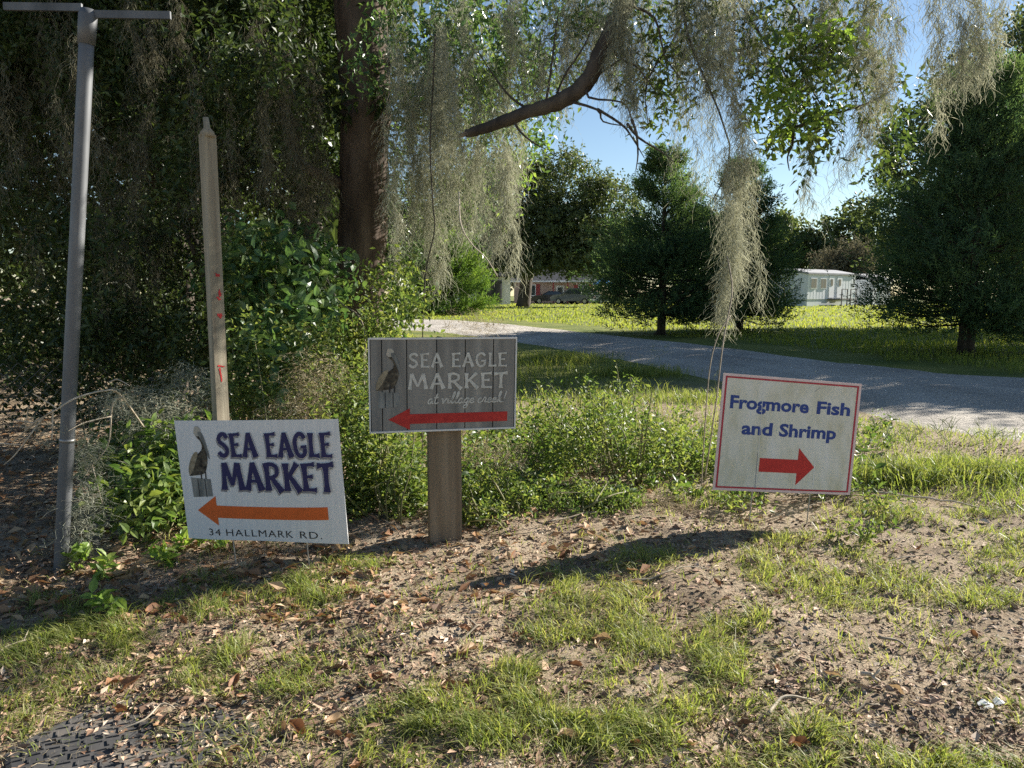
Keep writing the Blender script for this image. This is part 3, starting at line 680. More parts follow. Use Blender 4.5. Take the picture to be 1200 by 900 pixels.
# ------------------------------------------------------------------ far buildings and cars
M['brick'] = None
m, t, b = new_mat('tan_brick')
tc = t.nodes.new("ShaderNodeTexCoord"); br = t.nodes.new("ShaderNodeTexBrick"); br.inputs['Scale'].default_value = 4.0
mp = t.nodes.new("ShaderNodeMapping"); mp.inputs['Rotation'].default_value = (math.pi/2, 0, 0)
t.links.new(tc.outputs['Object'], mp.inputs[0]); t.links.new(mp.outputs[0], br.inputs['Vector'])
br.inputs['Color1'].default_value = (0.34, 0.22, 0.17, 1); br.inputs['Color2'].default_value = (0.42, 0.30, 0.24, 1); br.inputs['Mortar'].default_value = (0.45, 0.40, 0.36, 1)
t.links.new(br.outputs['Color'], b.inputs['Base Color']); b.inputs['Roughness'].default_value = 0.9; M['brick'] = m
M['roofgrey'] = mat_noise('grey_shingle', [(0.3, (0.05, 0.05, 0.055)), (0.7, (0.10, 0.10, 0.105))], 6, 1.0, spec=.05)
M['roofwhite'] = mat_noise('pale_roof', [(0.3, (0.22, 0.22, 0.23)), (0.7, (0.30, 0.30, 0.31))], 2, 0.8)
M['siding'] = mat_noise('white_siding', [(0.3, (0.60, 0.61, 0.63)), (0.7, (0.70, 0.71, 0.72))], 1.5, 0.6, 0.15, 0.01, (14, 14, 0.3), 4, 3)
M['skirt'] = mat_noise('skirting', [(0.3, (0.52, 0.55, 0.52)), (0.7, (0.62, 0.65, 0.62))], 2, 0.7)
M['shutter'] = mat_plain('red_shutter_paint', (0.27, 0.05, 0.05), 0.6); M['trimw'] = mat_plain('white_trim', (0.70, 0.70, 0.69), 0.6)
M['glass'] = mat_plain('dark_window_glass', (0.04, 0.05, 0.06), 0.08, 0.7); M['deck'] = mat_plain('deck_wood', (0.12, 0.10, 0.085), 0.8)
M['tyre'] = mat_plain('tyre_rubber', (0.02, 0.02, 0.021), 0.85); M['rim'] = mat_plain('wheel_alloy', (0.45, 0.45, 0.46), 0.35, 0.5, 0.8)
M['tarp'] = mat_plain('blue_tarp', (0.05, 0.22, 0.55), 0.5)

def frame_xy(cx, cy, rz):
    ca, sa = math.cos(rz), math.sin(rz)
    return lambda x, y, z: np.array([cx+x*ca-y*sa, cy+x*sa+y*ca, z])
def bx(root, name, mat, T, rz, c, size):
    mb = MB(); mb.box(T(*c), size, rz); return mb.obj(name, mat, root)
def window(root, T, rz, x, y, z, w, h, shut=True, facing=-1):
    f = bx(root, 'window', M['trimw'], T, rz, (x, y+facing*0.03, z), (w, 0.08, h))
    for sx in (-1, 1): bx(f, 'pane', M['glass'], T, rz, (x+sx*w*0.235, y+facing*0.065, z), (w*0.40, 0.03, h*0.86))
    if shut:
        for sx in (-1, 1): bx(root, 'shutter', M['shutter'], T, rz, (x+sx*(w/2+0.28), y+facing*0.04, z), (0.46, 0.07, h*1.06))
def gable(root, name, mat, T, L, D, z0, rise, over=0.4):
    mb = MB(); a = L/2+over; d_ = D/2+over; th = 0.16
    for dz in (0,):
        P = [T(-a, -d_, z0), T(a, -d_, z0), T(a, 0, z0+rise), T(-a, 0, z0+rise), T(-a, d_, z0), T(a, d_, z0)]
        Q = [p-np.array([0, 0, th]) for p in P]
        mb.add(P+Q, [[0, 1, 2, 3], [3, 2, 5, 4], [7, 6, 9, 8], [8, 9, 10, 11], [0, 6, 7, 1], [5, 11, 10, 4], [1, 7, 8, 2], [2, 8, 11, 5], [0, 3, 9, 6], [3, 4, 10, 9]])
    return mb.obj(name, mat, root)

# brick house
hx, hy = 4.6, 96; rz = R(-4); T = frame_xy(hx, hy, rz)
HB = thing('brick_house', 'tan brick house with red shutters and white eave behind the parked cars', 'house', (hx, hy, 0))
bx(HB, 'wall', M['brick'], T, rz, (0.6, 0, 1.35), (9.4, 8, 2.7))
gable(HB, 'roof', M['roofgrey'], lambda x, y, z: T(x+0.6, y, z), 9.4, 8, 2.72, 1.5)
bx(HB, 'fascia', M['trimw'], T, rz, (0.6, -4.45, 2.60), (10.2, 0.10, 0.18))
for x, w in ((-2.1, 1.2), (4.1, 1.1)): window(HB, T, rz, x, -4, 1.55, w, 1.35)
dr = bx(HB, 'door', M['trimw'], T, rz, (1.4, -4.05, 1.05), (0.95, 0.10, 2.1)); bx(dr, 'door_glass', M['glass'], T, rz, (1.4, -4.115, 1.5), (0.55, 0.04, 0.8))
for x in (0.6, 2.3): bx(HB, 'porch_post', M['shutter'], T, rz, (x, -5.2, 1.3), (0.14, 0.14, 2.6))
bx(HB, 'porch_roof', M['trimw'], T, rz, (1.4, -4.9, 2.55), (2.6, 1.4, 0.14))

# white trailer
c0 = at(1001, 357, 74); rz = R(38); L_, D_ = 8.2, 4.2
ca, sa = math.cos(rz), math.sin(rz)
tx, ty = c0[0]-(L_/2)*ca-( -D_/2)*(-sa), c0[1]-(L_/2)*sa-(-D_/2)*ca
rz2 = rz; T = frame_xy(tx, ty, rz2)
TR = thing('mobile_home', 'white mobile home with wooden door steps beyond the sunlit grass', 'mobile home', (tx, ty, 0))
bx(TR, 'skirting', M['skirt'], T, rz2, (0, 0, 0.32), (L_-0.1, D_-0.1, 0.64))
bx(TR, 'wall', M['siding'], T, rz2, (0, 0, 1.80), (L_, D_, 2.35))
gable(TR, 'roof', M['roofwhite'], T, L_, D_, 2.99, 0.42, 0.12)
for k in range(15): bx(TR, 'siding_joint', M['siding'], T, rz2, (-L_/2+0.5+k*0.5, -D_/2-0.002, 1.8), (0.025, 0.012, 2.3))
for x in (1.2, -0.2):
    d_ = bx(TR, 'door', M['trimw'], T, rz2, (x, -D_/2-0.03, 1.75), (0.85, 0.06, 2.0)); bx(d_, 'door_glass', M['glass'], T, rz2, (x, -D_/2-0.075, 2.15), (0.34, 0.03, 0.6))
pr = bx(TR, 'porch_deck', M['deck'], T, rz2, (0.5, -D_/2-0.75, 0.62), (2.6, 1.35, 0.10))
for sx in (-1.25, -0.3, 0.3, 1.25): bx(pr, 'railing_post', M['deck'], T, rz2, (0.5+sx, -D_/2-1.38, 0.75), (0.07, 0.07, 1.5))
for sx in (-0.78, 0.78): bx(pr, 'railing', M['deck'], T, rz2, (0.5+sx, -D_/2-1.38, 1.52), (0.98, 0.06, 0.06))
for k in range(3): bx(pr, 'step', M['deck'], T, rz2, (0.5, -D_/2-1.6-0.28*k, 0.5-0.18*k), (0.6, 0.28, 0.06))
for x in (-1.6, -3.2): window(TR, T, rz2, x, -D_/2, 2.05, 1.0, 0.95, False)
mb = MB(); mb.box(T(L_/2+0.02, 0.2, 2.0), (0.05, 1.0, 0.9), rz2); mb.obj('window', M['glass'], TR)
# second, lower white shed beside it
sx_, sy_ = c0[0]+3.0, c0[1]+4; T = frame_xy(sx_, sy_, R(38))
SH = thing('white_shed', 'small white shed partly hidden behind the dark cedar', 'shed', (sx_, sy_, 0))
bx(SH, 'wall', M['siding'], T, R(38), (0, 0, 1.25), (3.6, 3, 2.5)); gable(SH, 'roof', M['roofwhite'], T, 3.6, 3, 2.5, 0.6, 0.15)
bx(SH, 'door', M['trimw'], T, R(38), (0, -1.53, 1.0), (0.9, 0.05, 1.9))

# pale house in the shade to the left
T = frame_xy(-5.0, 84, R(6))
LH = thing('shaded_house', 'pale house with a dark porch in the shade of the trees', 'house', (-5, 84, 0))
bx(LH, 'wall', M['siding'], T, R(6), (0, 0, 1.5), (9, 7, 3.0)); gable(LH, 'roof', M['roofgrey'], T, 9, 7, 3.0, 2.0)
bx(LH, 'porch', M['glass'], T, R(6), (2.2, -3.55, 1.35), (3.0, 0.12, 2.3)); window(LH, T, R(6), -1.5, -3.5, 1.6, 1.1, 1.3, False)
for x in (0.8, 3.6): bx(LH, 'porch_post', M['trimw'], T, R(6), (x, -4.5, 1.35), (0.14, 0.14, 2.7))

def car(label, px, Y, rz, paint, suv=False):
    g_ = at(px, 350, Y); cx, cy = g_[0], Y; T = frame_xy(cx, cy, rz)
    root = thing('parked_car', label, 'car', (cx, cy, 0), 'cars parked in front of the brick house')
    pm = mat_plain('car_paint', paint, 0.25, 0.6)
    if suv: body = [(-2.3, .35), (-2.35, .95), (-2.15, 1.05), (-1.9, 1.66), (-.9, 1.74), (.35, 1.70), (1.05, 1.12), (2.05, .98), (2.3, .75), (2.3, .35)]; win = [(-1.75, 1.12), (-1.65, 1.58), (.25, 1.60), (.85, 1.14)]
    else: body = [(-2.3, .32), (-2.35, .82), (-2.25, .98), (-1.55, 1.03), (-.85, 1.40), (.25, 1.44), (1.05, 1.0), (2.1, .86), (2.33, .65), (2.3, .32)]; win = [(-1.30, 1.04), (-.80, 1.33), (.22, 1.36), (.85, 1.02)]
    hw = 0.88; n = len(body)
    def prof(y, inset): return [T(x, y*(1-inset*max(0, (z-1.0))), z) for x, z in body]
    A_, B_ = prof(-hw, 0.28), prof(hw, 0.28)
    mb = MB(); mb.add(A_+B_, [[i, (i+1) % n, n+(i+1) % n, n+i] for i in range(n)]); mb.add(A_, [list(range(n))[::-1]]); mb.add(B_, [list(range(n))]); mb.obj('body', pm, root)
    for sy in (-1, 1):
        mb = MB(); q = [T(x, sy*(hw+0.012)*(1-0.28*max(0, z-1.0)), z) for x, z in win]; mb.add(q, [[0, 1, 2, 3]]); mb.obj('side_window', M['glass'], root)
    x0, x1 = body[6], body[5]
    mb = MB(); k = 0.02
    mb.add([T(x0[0]+k, -hw*.86, x0[1]+.05), T(x0[0]+k, hw*.86, x0[1]+.05), T(x1[0]+k+.06, hw*.76, x1[1]-.05), T(x1[0]+k+.06, -hw*.76, x1[1]-.05)], [[0, 1, 2, 3]]); mb.obj('windscreen', M['glass'], root)
    for x in (-1.4, 1.42):
        for sy in (-1, 1):
            c_ = T(x, sy*(hw-0.09), 0.32); ax = T(x, sy*(hw+0.1), 0.32)-c_; ax = ax/np.linalg.norm(ax)
            w_ = MB().tube(np.array([c_-ax*0.1, c_+ax*0.115]), 0.32, 18).obj('wheel', M['tyre'], root)
            MB().tube(np.array([c_+ax*0.1, c_+ax*0.125]), 0.20, 14).obj('rim', M['rim'], w_)
    for sy in (-0.62, 0.62):
        MB().box(T(2.30, sy, 0.70), (0.08, 0.34, 0.14), rz).obj('headlight', M['trimw'], root); MB().box(T(-2.33, sy, 0.82), (0.06, 0.30, 0.16), rz).obj('tail_light', M['shutter'], root)
    return root
car('dark charcoal sedan, leftmost of the cars parked at the brick house', 645, 88, R(186), (0.025, 0.025, 0.028))
car('grey estate car parked between the dark sedan and the silver car', 671, 84, R(168), (0.16, 0.17, 0.18), True)
car('silver car parked rightmost in front of the brick house', 687, 86, R(200), (0.45, 0.46, 0.47))
o_ = car('white car parked at the left end of the mobile home', 934, 72, R(30), (0.62, 0.64, 0.66)); o_['group'] = 'car at the mobile home'
cc = at(706, 330, 95)
TP = thing('tarp_canopy', 'blue tarp canopy standing beside the brick house', 'canopy', (cc[0], 95, 0))
T = frame_xy(cc[0], 95, 0.2)
MB().add([T(-1.6, -1.6, 2.2), T(1.6, -1.6, 2.2), T(1.6, 1.6, 2.2), T(-1.6, 1.6, 2.2), T(0, 0, 3.0)], [[0, 1, 4], [1, 2, 4], [2, 3, 4], [3, 0, 4]]).obj('cover', M['tarp'], TP)
for x in (-1.5, 1.5):
    for y in (-1.5, 1.5): MB().tube(np.array([T(x, y, -0.05), T(x, y, 2.2)]), 0.04, 8).obj('leg', M['galv'], TP)

# ------------------------------------------------------------------ trees
def cedar(label, x, y, H, Rm, nb, nsp, mat, low=0.35, trunk_r=0.14, L=0.13, Wd=0.035, pw=0.75, group='cedars across the gravel road', lean=0.0, rag=0.3):
    root = thing('cedar_tree', label, 'tree', (x, y, 0), group)
    tp = np.array([[x, y, -0.1], [x+lean*.2, y, 0.3*H], [x+lean*.5, y, 0.6*H], [x+lean, y, H*0.97]])
    mb = MB(); mb.tube(spline(tp, 12), np.linspace(trunk_r, 0.015, 12), 9, wob=0.06)
    for k in range(4): a_ = U(0, 6.28); mb.tube(np.array([[x, y, 0.15], [x+trunk_r*1.7*math.cos(a_), y+trunk_r*1.7*math.sin(a_), -0.08]]), [trunk_r*.6, trunk_r*.3], 6)
    mb.obj('trunk', M['darkbark'], root, True)
    # boughs rising outward from the trunk; the crown's outline is uneven because each bough has its own reach
    h = low+(H-low)*(U(0, 1, nb)**1.15)*0.97; ph = U(0, 6.283, nb)
    f = (h-low)/(H-low)
    reach = Rm*np.clip((1-f), 0.0, 1)**pw*(0.75+0.28*np.minimum(f*7, 1))*U(1-rag, 1+rag*.4, nb)+0.07
    lobe = 1+0.16*np.sin(ph*3+f*9)+0.10*np.sin(ph*7-f*15); reach = reach*lobe
    rise = reach*(U(-0.14, 0.22, nb)*(1-f)+U(0.35, 0.85, nb)*f)+0.02
    bm = MB()
    P = []; D = []; S_ = []
    for i in range(nb):
        a = np.array([x+lean*f[i], y, h[i]]); e_ = a+np.array([math.cos(ph[i])*reach[i], math.sin(ph[i])*reach[i], rise[i]])
        mid = (a+e_)/2-np.array([0, 0, 0.08*reach[i]])
        q = spline([a, mid, e_], 5); bm.tube(q, np.linspace(0.006+0.012*reach[i], 0.003, 5), 4, cap=False)
        m_ = max(4, int(nsp*(0.3+reach[i]/Rm)/nb))
        t_ = U(0.25, 1.02, m_)**0.75; qq = spline([a, mid, e_], 20)
        pp = qq[np.minimum((t_*19).astype(int), 19)]; wd = 0.16*reach[i]+0.05
        pp = pp+rng.normal(size=(m_, 3))*wd*np.array([1, 1, 0.55])*np.sin(np.clip(t_, 0, 1)*2.6)[:, None]
        out = norm(e_-a)
        P.append(pp); D.append(norm(out*0.9+np.array([0, 0, 0.45])+rng.normal(size=(m_, 3))*0.45)); S_.append(np.full(m_, U(0.1, 0.8)))
    bm.obj('limb', M['darkbark'], root)
    P = np.concatenate(P); D = np.concatenate(D); S_ = np.concatenate(S_)
    leafobj('crown', sprays(P, D, L*2.7, 9, L, Wd, 0.5, droop=0.03, up=0.3, rbase=S_), mat, root)
    return root

def broadleaf(name, label, x, y, H, lobes, nsp, mat, L, Wd, trunk_r=0.3, nl=6, group=None, droop=0.25, shell=0.55, slen=2.2, lean=0.0, moss=0, th=0.55):
    root = thing(name, label, 'tree', (x, y, 0), group)
    mb = MB(); mb.tube(spline([[x, y, -0.2], [x+0.03*H, y, H*0.2], [x-0.02*H+lean*.5, y, H*0.4], [x+lean, y, H*th]], 10), np.linspace(trunk_r*1.15, trunk_r*0.45, 10), 9, wob=0.05)
    mb.obj('trunk', M['darkbark'], root, True)
    for (c, r_) in lobes[:7]:
        a = np.array([x+lean*.4, y, H*0.32]); c = np.array(c, float)
        MB().tube(spline([a, (a*0.5+c*0.5)+[0, 0, 0.04*H], c], 8), np.linspace(trunk_r*0.5, trunk_r*0.1, 8), 6, wob=0.06).obj('limb', M['darkbark'], root, True)
    # clumps on the lobes' shells so that gaps and dark hollows remain
    P, d, k = in_blobs(lobes, nsp//7, shell)
    rb = np.repeat(U(0.1, 0.75, len(P)), 7); rad = np.array([min(l[1]) for l in lobes])[k]
    P = np.repeat(P, 7, 0)+rng.normal(size=(len(P)*7, 3))*np.repeat(rad*0.13, 7)[:, None]
    D = norm(np.repeat(d, 7, 0)+rng.normal(size=(len(P), 3))*0.5-np.array([0, 0, droop]))
    leafobj('crown', sprays(P, D, L*slen, nl, L, Wd, 0.9, droop=droop*0.6, up=0.5, rbase=rb), mat, root)
    return root
def rlobes(cx, cy, cz, rx, ry, rz_, n, s=(0.28, 0.45)):
    out = []
    for k in range(n):
        d = rand_dir(1)[0]; d[2] = d[2]*0.9+0.1; q = U(0.35, 0.8)
        r_ = U(*s)
        out.append(((cx+d[0]*rx*q, cy+d[1]*ry*q, cz+d[2]*rz_*q), (rx*r_*U(.85, 1.2), ry*r_*U(.85, 1.2), rz_*r_*U(0.8, 1.1))))
    return out

q = gnd(775, 392); cedar('dark cedar with a pointed leader standing alone left of the moss beard', q[0], q[1], 4.75, 2.15, 200, 8400, M['cedar'], 0.5, 0.13, 0.11, 0.03, 1.0, rag=.35)
q = gnd(885, 390); cedar('dark cedar just behind the long moss beard, right of its twin', q[0]-0.1, q[1]+1.2, 4.7, 1.72, 190, 7600, M['cedar'], 0.35, 0.13, 0.11, 0.03, 0.8, rag=.35)
q = gnd(1115, 416); cedar('broad dark cedar overhanging the road at the right edge', q[0]+0.25, q[1], 4.8, 1.68, 230, 11000, M['cedar'], 0.5, 0.15, 0.09, 0.022, 0.62, rag=0.35)
cedar('round light green cedar bush beside the gravel road bend', at(530, 365, 40)[0], 40, 3.9, 1.95, 120, 4000, M['cedar_light'], 0.05, 0.10, 0.16, 0.05, 0.36, rag=0.2)
cedar('dark cedar bush left of the round light green one', at(496, 365, 42)[0], 42.5, 3.6, 1.7, 90, 3200, M['cedar'], 0.05, 0.10, 0.17, 0.055, 0.55)

# oak in front of the brick house
c = at(665, 260, 66)
broadleaf('oak_tree', 'large spreading oak shading the brick house', at(612, 350, 66)[0], 66, 12, [((0.5, 66, 9.4), (3.6, 3, 3.2)), ((4.4, 66, 9.8), (3.4, 3, 2.9)), ((7.9, 66, 7.6), (3.0, 3, 3.0)), ((2.0, 65, 6.4), (3.4, 3, 2.4)), ((-2.6, 66, 7.6), (3.2, 3, 3.0)), ((9.6, 66, 5.0), (1.8, 2.4, 2.2)), ((5.6, 64.5, 5.9), (2.6, 2.4, 2.0)), ((-1.5, 65, 4.6), (2.4, 2.4, 1.6)), ((1.2, 64, 4.4), (2.6, 2.2, 1.6)), ((4.9, 64, 4.3), (2.5, 2.2, 1.55)), ((7.4, 64, 4.6), (1.8, 2.0, 1.5))], 10500, M['faroak'], 0.30, 0.17, 0.55, 6, 'oaks standing far behind the road')
broadleaf('oak_tree', 'oak with a drooping crown left of the brick house', -4.5, 70, 11, [((-5.5, 70, 7), (3.4, 3, 3.6)), ((-9, 70, 6), (3.2, 3, 3.2)), ((-3, 70, 9), (3, 3, 2.6)), ((-12.5, 70, 7), (3.2, 3, 3.8))], 4200, M['faroak'], 0.32, 0.19, 0.4, 6, 'oaks standing far behind the road')
# big oak behind the right-hand cedar
broadleaf('oak_tree', 'tall oak towering behind the dark cedar at the right edge', 16, 25, 10, [((13.4, 25, 4.0), (2.1, 2.2, 2.0)), ((14.0, 25, 5.8), (2.1, 2.2, 1.9)), ((16.0, 25, 7.5), (2.3, 2.2, 2.0)), ((18.2, 25, 8.5), (2.5, 2.4, 2.2)), ((16.5, 24, 5.2), (2.6, 2.4, 2.2)), ((19.5, 25, 5.6), (2.8, 2.6, 2.8)), ((14.2, 24.6, 3.0), (2.0, 2.0, 1.6)), ((21.5, 25, 8.6), (2.6, 2.6, 2.6))], 8000, M['faroak'], 0.185, 0.10, 0.4, 7, 'oaks standing far behind the road')
broadleaf('oak_tree', 'roadside oak beyond the right edge whose shade falls over the road', 13.5, 13, 6, [((12.6, 12.8, 3.6), (1.9, 1.8, 1.3)), ((14.6, 13.4, 4.2), (2.0, 2.0, 1.3)), ((13.4, 14.4, 4.6), (1.8, 1.8, 1.2)), ((15.6, 12.6, 3.4), (2.0, 2.0, 1.3))], 3400, M['faroak'], 0.16, 0.09, 0.25, 7, 'oaks standing far behind the road')
broadleaf('oak_tree', 'oak just beyond the right edge whose shade falls on the lawn', 15.2, 18.5, 9, [((14.6, 18.0, 5.2), (2.0, 2.0, 1.8)), ((16.6, 18.8, 6.4), (2.4, 2.2, 2.0)), ((15.0, 19.6, 7.6), (2.0, 2.0, 1.5)), ((17.4, 17.4, 5.0), (2.2, 2.0, 1.8))], 3600, M['faroak'], 0.16, 0.09, 0.3, 7, 'oaks standing far behind the road')
# tree line closing the horizon
line = [(-26, 96, 13, 6), (-17, 110, 14, 6.5), (16, 118, 12, 6), (24, 112, 11.5, 5.5), (31, 105, 12.5, 6), (38, 112, 13.5, 6.5), (47, 108, 14, 7), (58, 104, 14, 7), (70, 104, 15, 8), (9, 124, 13, 6), (1, 122, 12, 6), (-8, 118, 14, 7), (-40, 90, 15, 8)]
for k, (x, y, H, r_) in enumerate(line):
    broadleaf('background_tree', 'far tree in the woods left of the brick house' if x < 0 else 'far tree in the woods behind the brick house and cedars' if x < 20 else 'far tree in the woods behind the mobile home', x, y, H, rlobes(x, y, H*0.55, r_, r_, H*0.46, 9, (0.35, 0.5)), 1250, M['faroak'], 0.74, 0.45, 0.35, 5, 'far trees closing the view', 0.15, 0.5)
x_, y_ = at(985, 330, 92)[0], 92
broadleaf('mossy_tree', 'greyish moss hung tree rising behind the mobile home', x_, y_, 8, rlobes(x_, y_, 4.6, 4.2, 3, 3.6, 7, (0.35, 0.5)), 1800, M['moss_brown'], 0.5, 0.12, 0.3, 5, None, 0.9, 0.4)

# ------------------------------------------------------------------ lawn beyond the road
def blades(P, h, w, lean=0.45, r=None, curve=0.6):
    """grass blades: a bent tapering strip of two segments"""
    n = len(P); h = np.broadcast_to(h, n)[:, None]; w = np.broadcast_to(w, n)[:, None]
    a = U(0, 6.283, n); ld = np.stack([np.cos(a), np.sin(a), np.zeros(n)], 1)*(np.abs(rng.normal(size=n))*lean)[:, None]
    fa_ = vnoise(P[:, 0]*5, P[:, 1]*5, 71)*12.6; ld = ld+np.stack([np.cos(fa_), np.sin(fa_), 0*fa_], 1)*lean*.45
    a2 = U(0, 6.283, n); sd = np.stack([np.cos(a2), np.sin(a2), np.zeros(n)], 1)
    up = np.array([0, 0, 1.0])
    p1 = P+(up*0.6+ld*0.35)*h; p2 = P+(up*(1-0.22*np.linalg.norm(ld, axis=1, keepdims=True)*curve*2)+ld*1.0)*h
    v = np.stack([P-sd*w/2, P+sd*w/2, p1+sd*w*.42, p1-sd*w*.42, p2], 1)
    f4 = (np.arange(n)[:, None]*5+np.array([0, 1, 2, 3])[None]); f3 = (np.arange(n)[:, None]*5+np.array([3, 2, 4])[None])
    if r is None: r = U(0, 1, n)
    return v.reshape(-1, 3), [f4, f3], np.repeat(r, 5)
def grassobj(name, P, h, w, mat, parent=None, lean=0.45, r=None, curve=0.6):
    v, F, rr = blades(P, h, w, lean, r, curve)
    return mesh(name, v, F, mat, parent, rnd=rr)

n = 84000
Yd = np.exp(U(math.log(7.5), math.log(95), n)); X = U(-0.62, 0.82, n)*Yd
rd = road_d(X, Yd); keep = (rd > -0.1-0.6*(vnoise(X*1.8, Yd*1.8, 3)**2)) & (X > -0.30*Yd)
lawnside = (X*0.42+Yd > 17) | (Yd > 30) | (X > 5)
keep &= (Yd > 9.2) | (X > 2.0)
X, Yd = X[keep], Yd[keep]; far_side = (X*0.55+Yd > 14.5)
X, Yd = X[far_side], Yd[far_side]
hh = (0.05+0.10*fbm(X*0.4, Yd*0.4, 6, 3))*U(0.6, 1.5, len(X)); ww = np.maximum(0.006, Yd*0.0013)
tag(grassobj('lawn_grass', np.stack([X, Yd, gz(X, Yd)-0.005], 1), hh, ww, M['lawn_grass'], r=np.clip(U(0, 1, len(X))*0.6+0.5*fbm(X*0.15, Yd*0.15, 8), 0, 1)), 'yellow green meadow grass beyond the gravel road', 'grass', None, 'stuff')

# ------------------------------------------------------------------ the live oak with its moss
OY = 6.0
tb = at(418, 505, OY)
OAK = thing('live_oak', 'big live oak trunk behind the plank sign, hung with grey moss', 'tree', (tb[0], OY, 0))
path = [np.array([tb[0]-0.02, OY, -0.2]), at(420, 430, OY), at(424, 300, OY), at(428, 150, OY), at(424, 20, OY), at(418, -120, OY), at(430, -330, OY+0.3)]
mb = MB(); mb.tube(spline(path, 40), np.concatenate([[0.30, 0.25, 0.21], np.linspace(0.175, 0.19, 27), np.linspace(0.20, 0.13, 10)]), 20, wob=0.045); mb.obj('trunk', M['bark'], OAK, True)
def limb(pts, r0, r1, sides=10, mat='bark', n=18, name='limb'):
    mb = MB(); mb.tube(spline(pts, n), np.linspace(r0, r1, n) if r1 is not None else r0, sides, wob=0.085); return mb.obj(name, M[mat], OAK, True)
tz = path[5]
limb([at(424, 10, OY), (-0.7, 5.7, 3.75), (0.3, 5.3, 4.0), (1.5, 5.0, 3.85), (2.7, 4.9, 3.75), (3.6, 4.8, 3.9)], 0.11, 0.035)
limb([at(424, -30, OY), (-1.7, 5.4, 3.7), (-2.6, 4.9, 3.9), (-3.6, 4.6, 3.8)], 0.10, 0.03)
limb([at(424, -60, OY), (-0.6, 6.6, 4.6), (0.4, 7.2, 5.2), (1.6, 7.6, 5.5)], 0.10, 0.03)
limb([at(430, -200, OY), (-1.8, 6.5, 5.4), (-2.9, 6.9, 5.9)], 0.09, 0.03)
limb([at(422, 230, OY), at(390, 210, OY-.1), at(350, 190, 5.7), at(335, 130, 5.5), at(338, 60, 5.5)], 0.05, 0.02, n=14)
BY = 4.7
bl = limb([at(545, 157, BY), at(572, 149, BY), at(620, 131, BY), at(660, 117, BY), at(690, 92, BY), at(706, 58, BY), at(733, 5, BY+.05), at(770, -60, BY+.2), (1.5, 5.0, 3.85)], np.interp(np.arange(54), [0, 2, 10, 22, 34, 53], [.020, .026, .034, .050, .048, .056]), None, 14, 'darkbark', 54, 'broken_limb'); bl['label'] = 'bent limb ending in a broken stub'  # darker bark than the other limbs paints this one as a silhouette
e0 = at(545, 157, BY); ed = norm(at(545, 157, BY)-at(575, 148, BY))
for k in range(7):      # splintered wood at the torn end
    o3 = rng.normal(size=3)*.010; MB().tube(np.array([e0+o3-ed*.015, e0+o3*1.1+ed*U(.01, .05)]), [.008, .0015], 5).obj('splinter', M['postwood'], OAK)
def twigs(n, starts, ends, r0=0.008, nm='twig', mat='darkbark'):
    for a_, e_ in zip(starts, ends):
        a_ = np.array(a_, float); e_ = np.array(e_, float); L_ = np.linalg.norm(e_-a_)
        q = [a_, a_*.66+e_*.34+rng.normal(size=3)*.06*L_, a_*.33+e_*.67+rng.normal(size=3)*.06*L_, e_]
        MB().tube(spline(q, 10), np.linspace(r0, r0*.25, 10), 5, cap=False).obj(nm, M[mat], OAK)
# twigs round the broken limb and in the right-hand boughs
pix = [((690, 92, 4.7), (740, 140, 4.5)), ((660, 117, 4.7), (735, 148, 4.6)), ((708, 50, 4.7), (770, 110, 4.6)), ((735, 5, 4.7), (800, 95, 4.6)), ((700, 128, 4.7), (755, 185, 4.5)), ((640, 120, 4.7), (655, 10, 4.8)),
       ((800, -30, 4.8), (835, 235, 4.3)), ((850, -20, 4.8), (930, 150, 4.4)), ((900, -20, 4.8), (985, 160, 4.5)), ((960, -20, 4.8), (1045, 170, 4.7)), ((930, 150, 4.4), (1060, 95, 4.5)), ((860, -20, 4.8), (880, 150, 4.5)), ((800, -20, 4.8), (760, 150, 4.7)), ((1000, -40, 4.8), (1150, 10, 4.7)), ((620, 128, 4.7), (560, 60, 4.8)), ((650, 118, 4.7), (700, 20, 4.8)), ((600, 138, 4.7), (640, 175, 4.6)), ((690, 90, 4.7), (750, 60, 4.6)), ((735, 145, 4.6), (790, 190, 4.5)), ((740, 140, 4.5), (745, 200, 4.5)), ((930, 150, 4.4), (925, 200, 4.4))]
twigs(len(pix), [at(*p[0]) for p in pix], [at(*p[1]) for p in pix], 0.010)
def pblob(px, py, Y, rx, ry, rd_):
    """ellipsoid given by its place in view; radii rx, ry in pixels at its own distance, rd_ metres in depth"""
    c = at(px, py, Y); s_ = Y/FPX; return (tuple(c), (rx*s_, rd_, ry*s_))
right = [pblob(905, 70, 4.6, 55, 60, .35), pblob(950, 110, 4.5, 45, 55, .3), pblob(985, 30, 4.7, 50, 50, .35), pblob(845, 20, 4.8, 55, 50, .4), pblob(940, 165, 4.4, 22, 28, .15), pblob(1045, 135, 4.7, 26, 55, .25), pblob(785, 60, 4.9, 40, 60, .35), pblob(770, 110, 4.8, 25, 35, .25)]
P, d, k = in_blobs(right, 560, 0.0)
leafobj('crown', [sprays(P, norm(d*0.6+rng.normal(size=P.shape)*.6-np.array([0, 0, .3])), 0.16, 7, 0.062, 0.024, 0.9, droop=.2)], M['oakleaf'], OAK)
P, d, k = in_blobs([pblob(930, 100, 4.35, 35, 60, .15), pblob(975, 70, 4.3, 20, 40, .1)], 60, 0.1)
leafobj('crown', [sprays(P, norm(d*0.6+rng.normal(size=P.shape)*.6), 0.14, 6, 0.068, 0.030, 0.9, fine=True)], M['bright'], OAK)  # brighter leaf colour paints a sunlit patch among the dark leaves
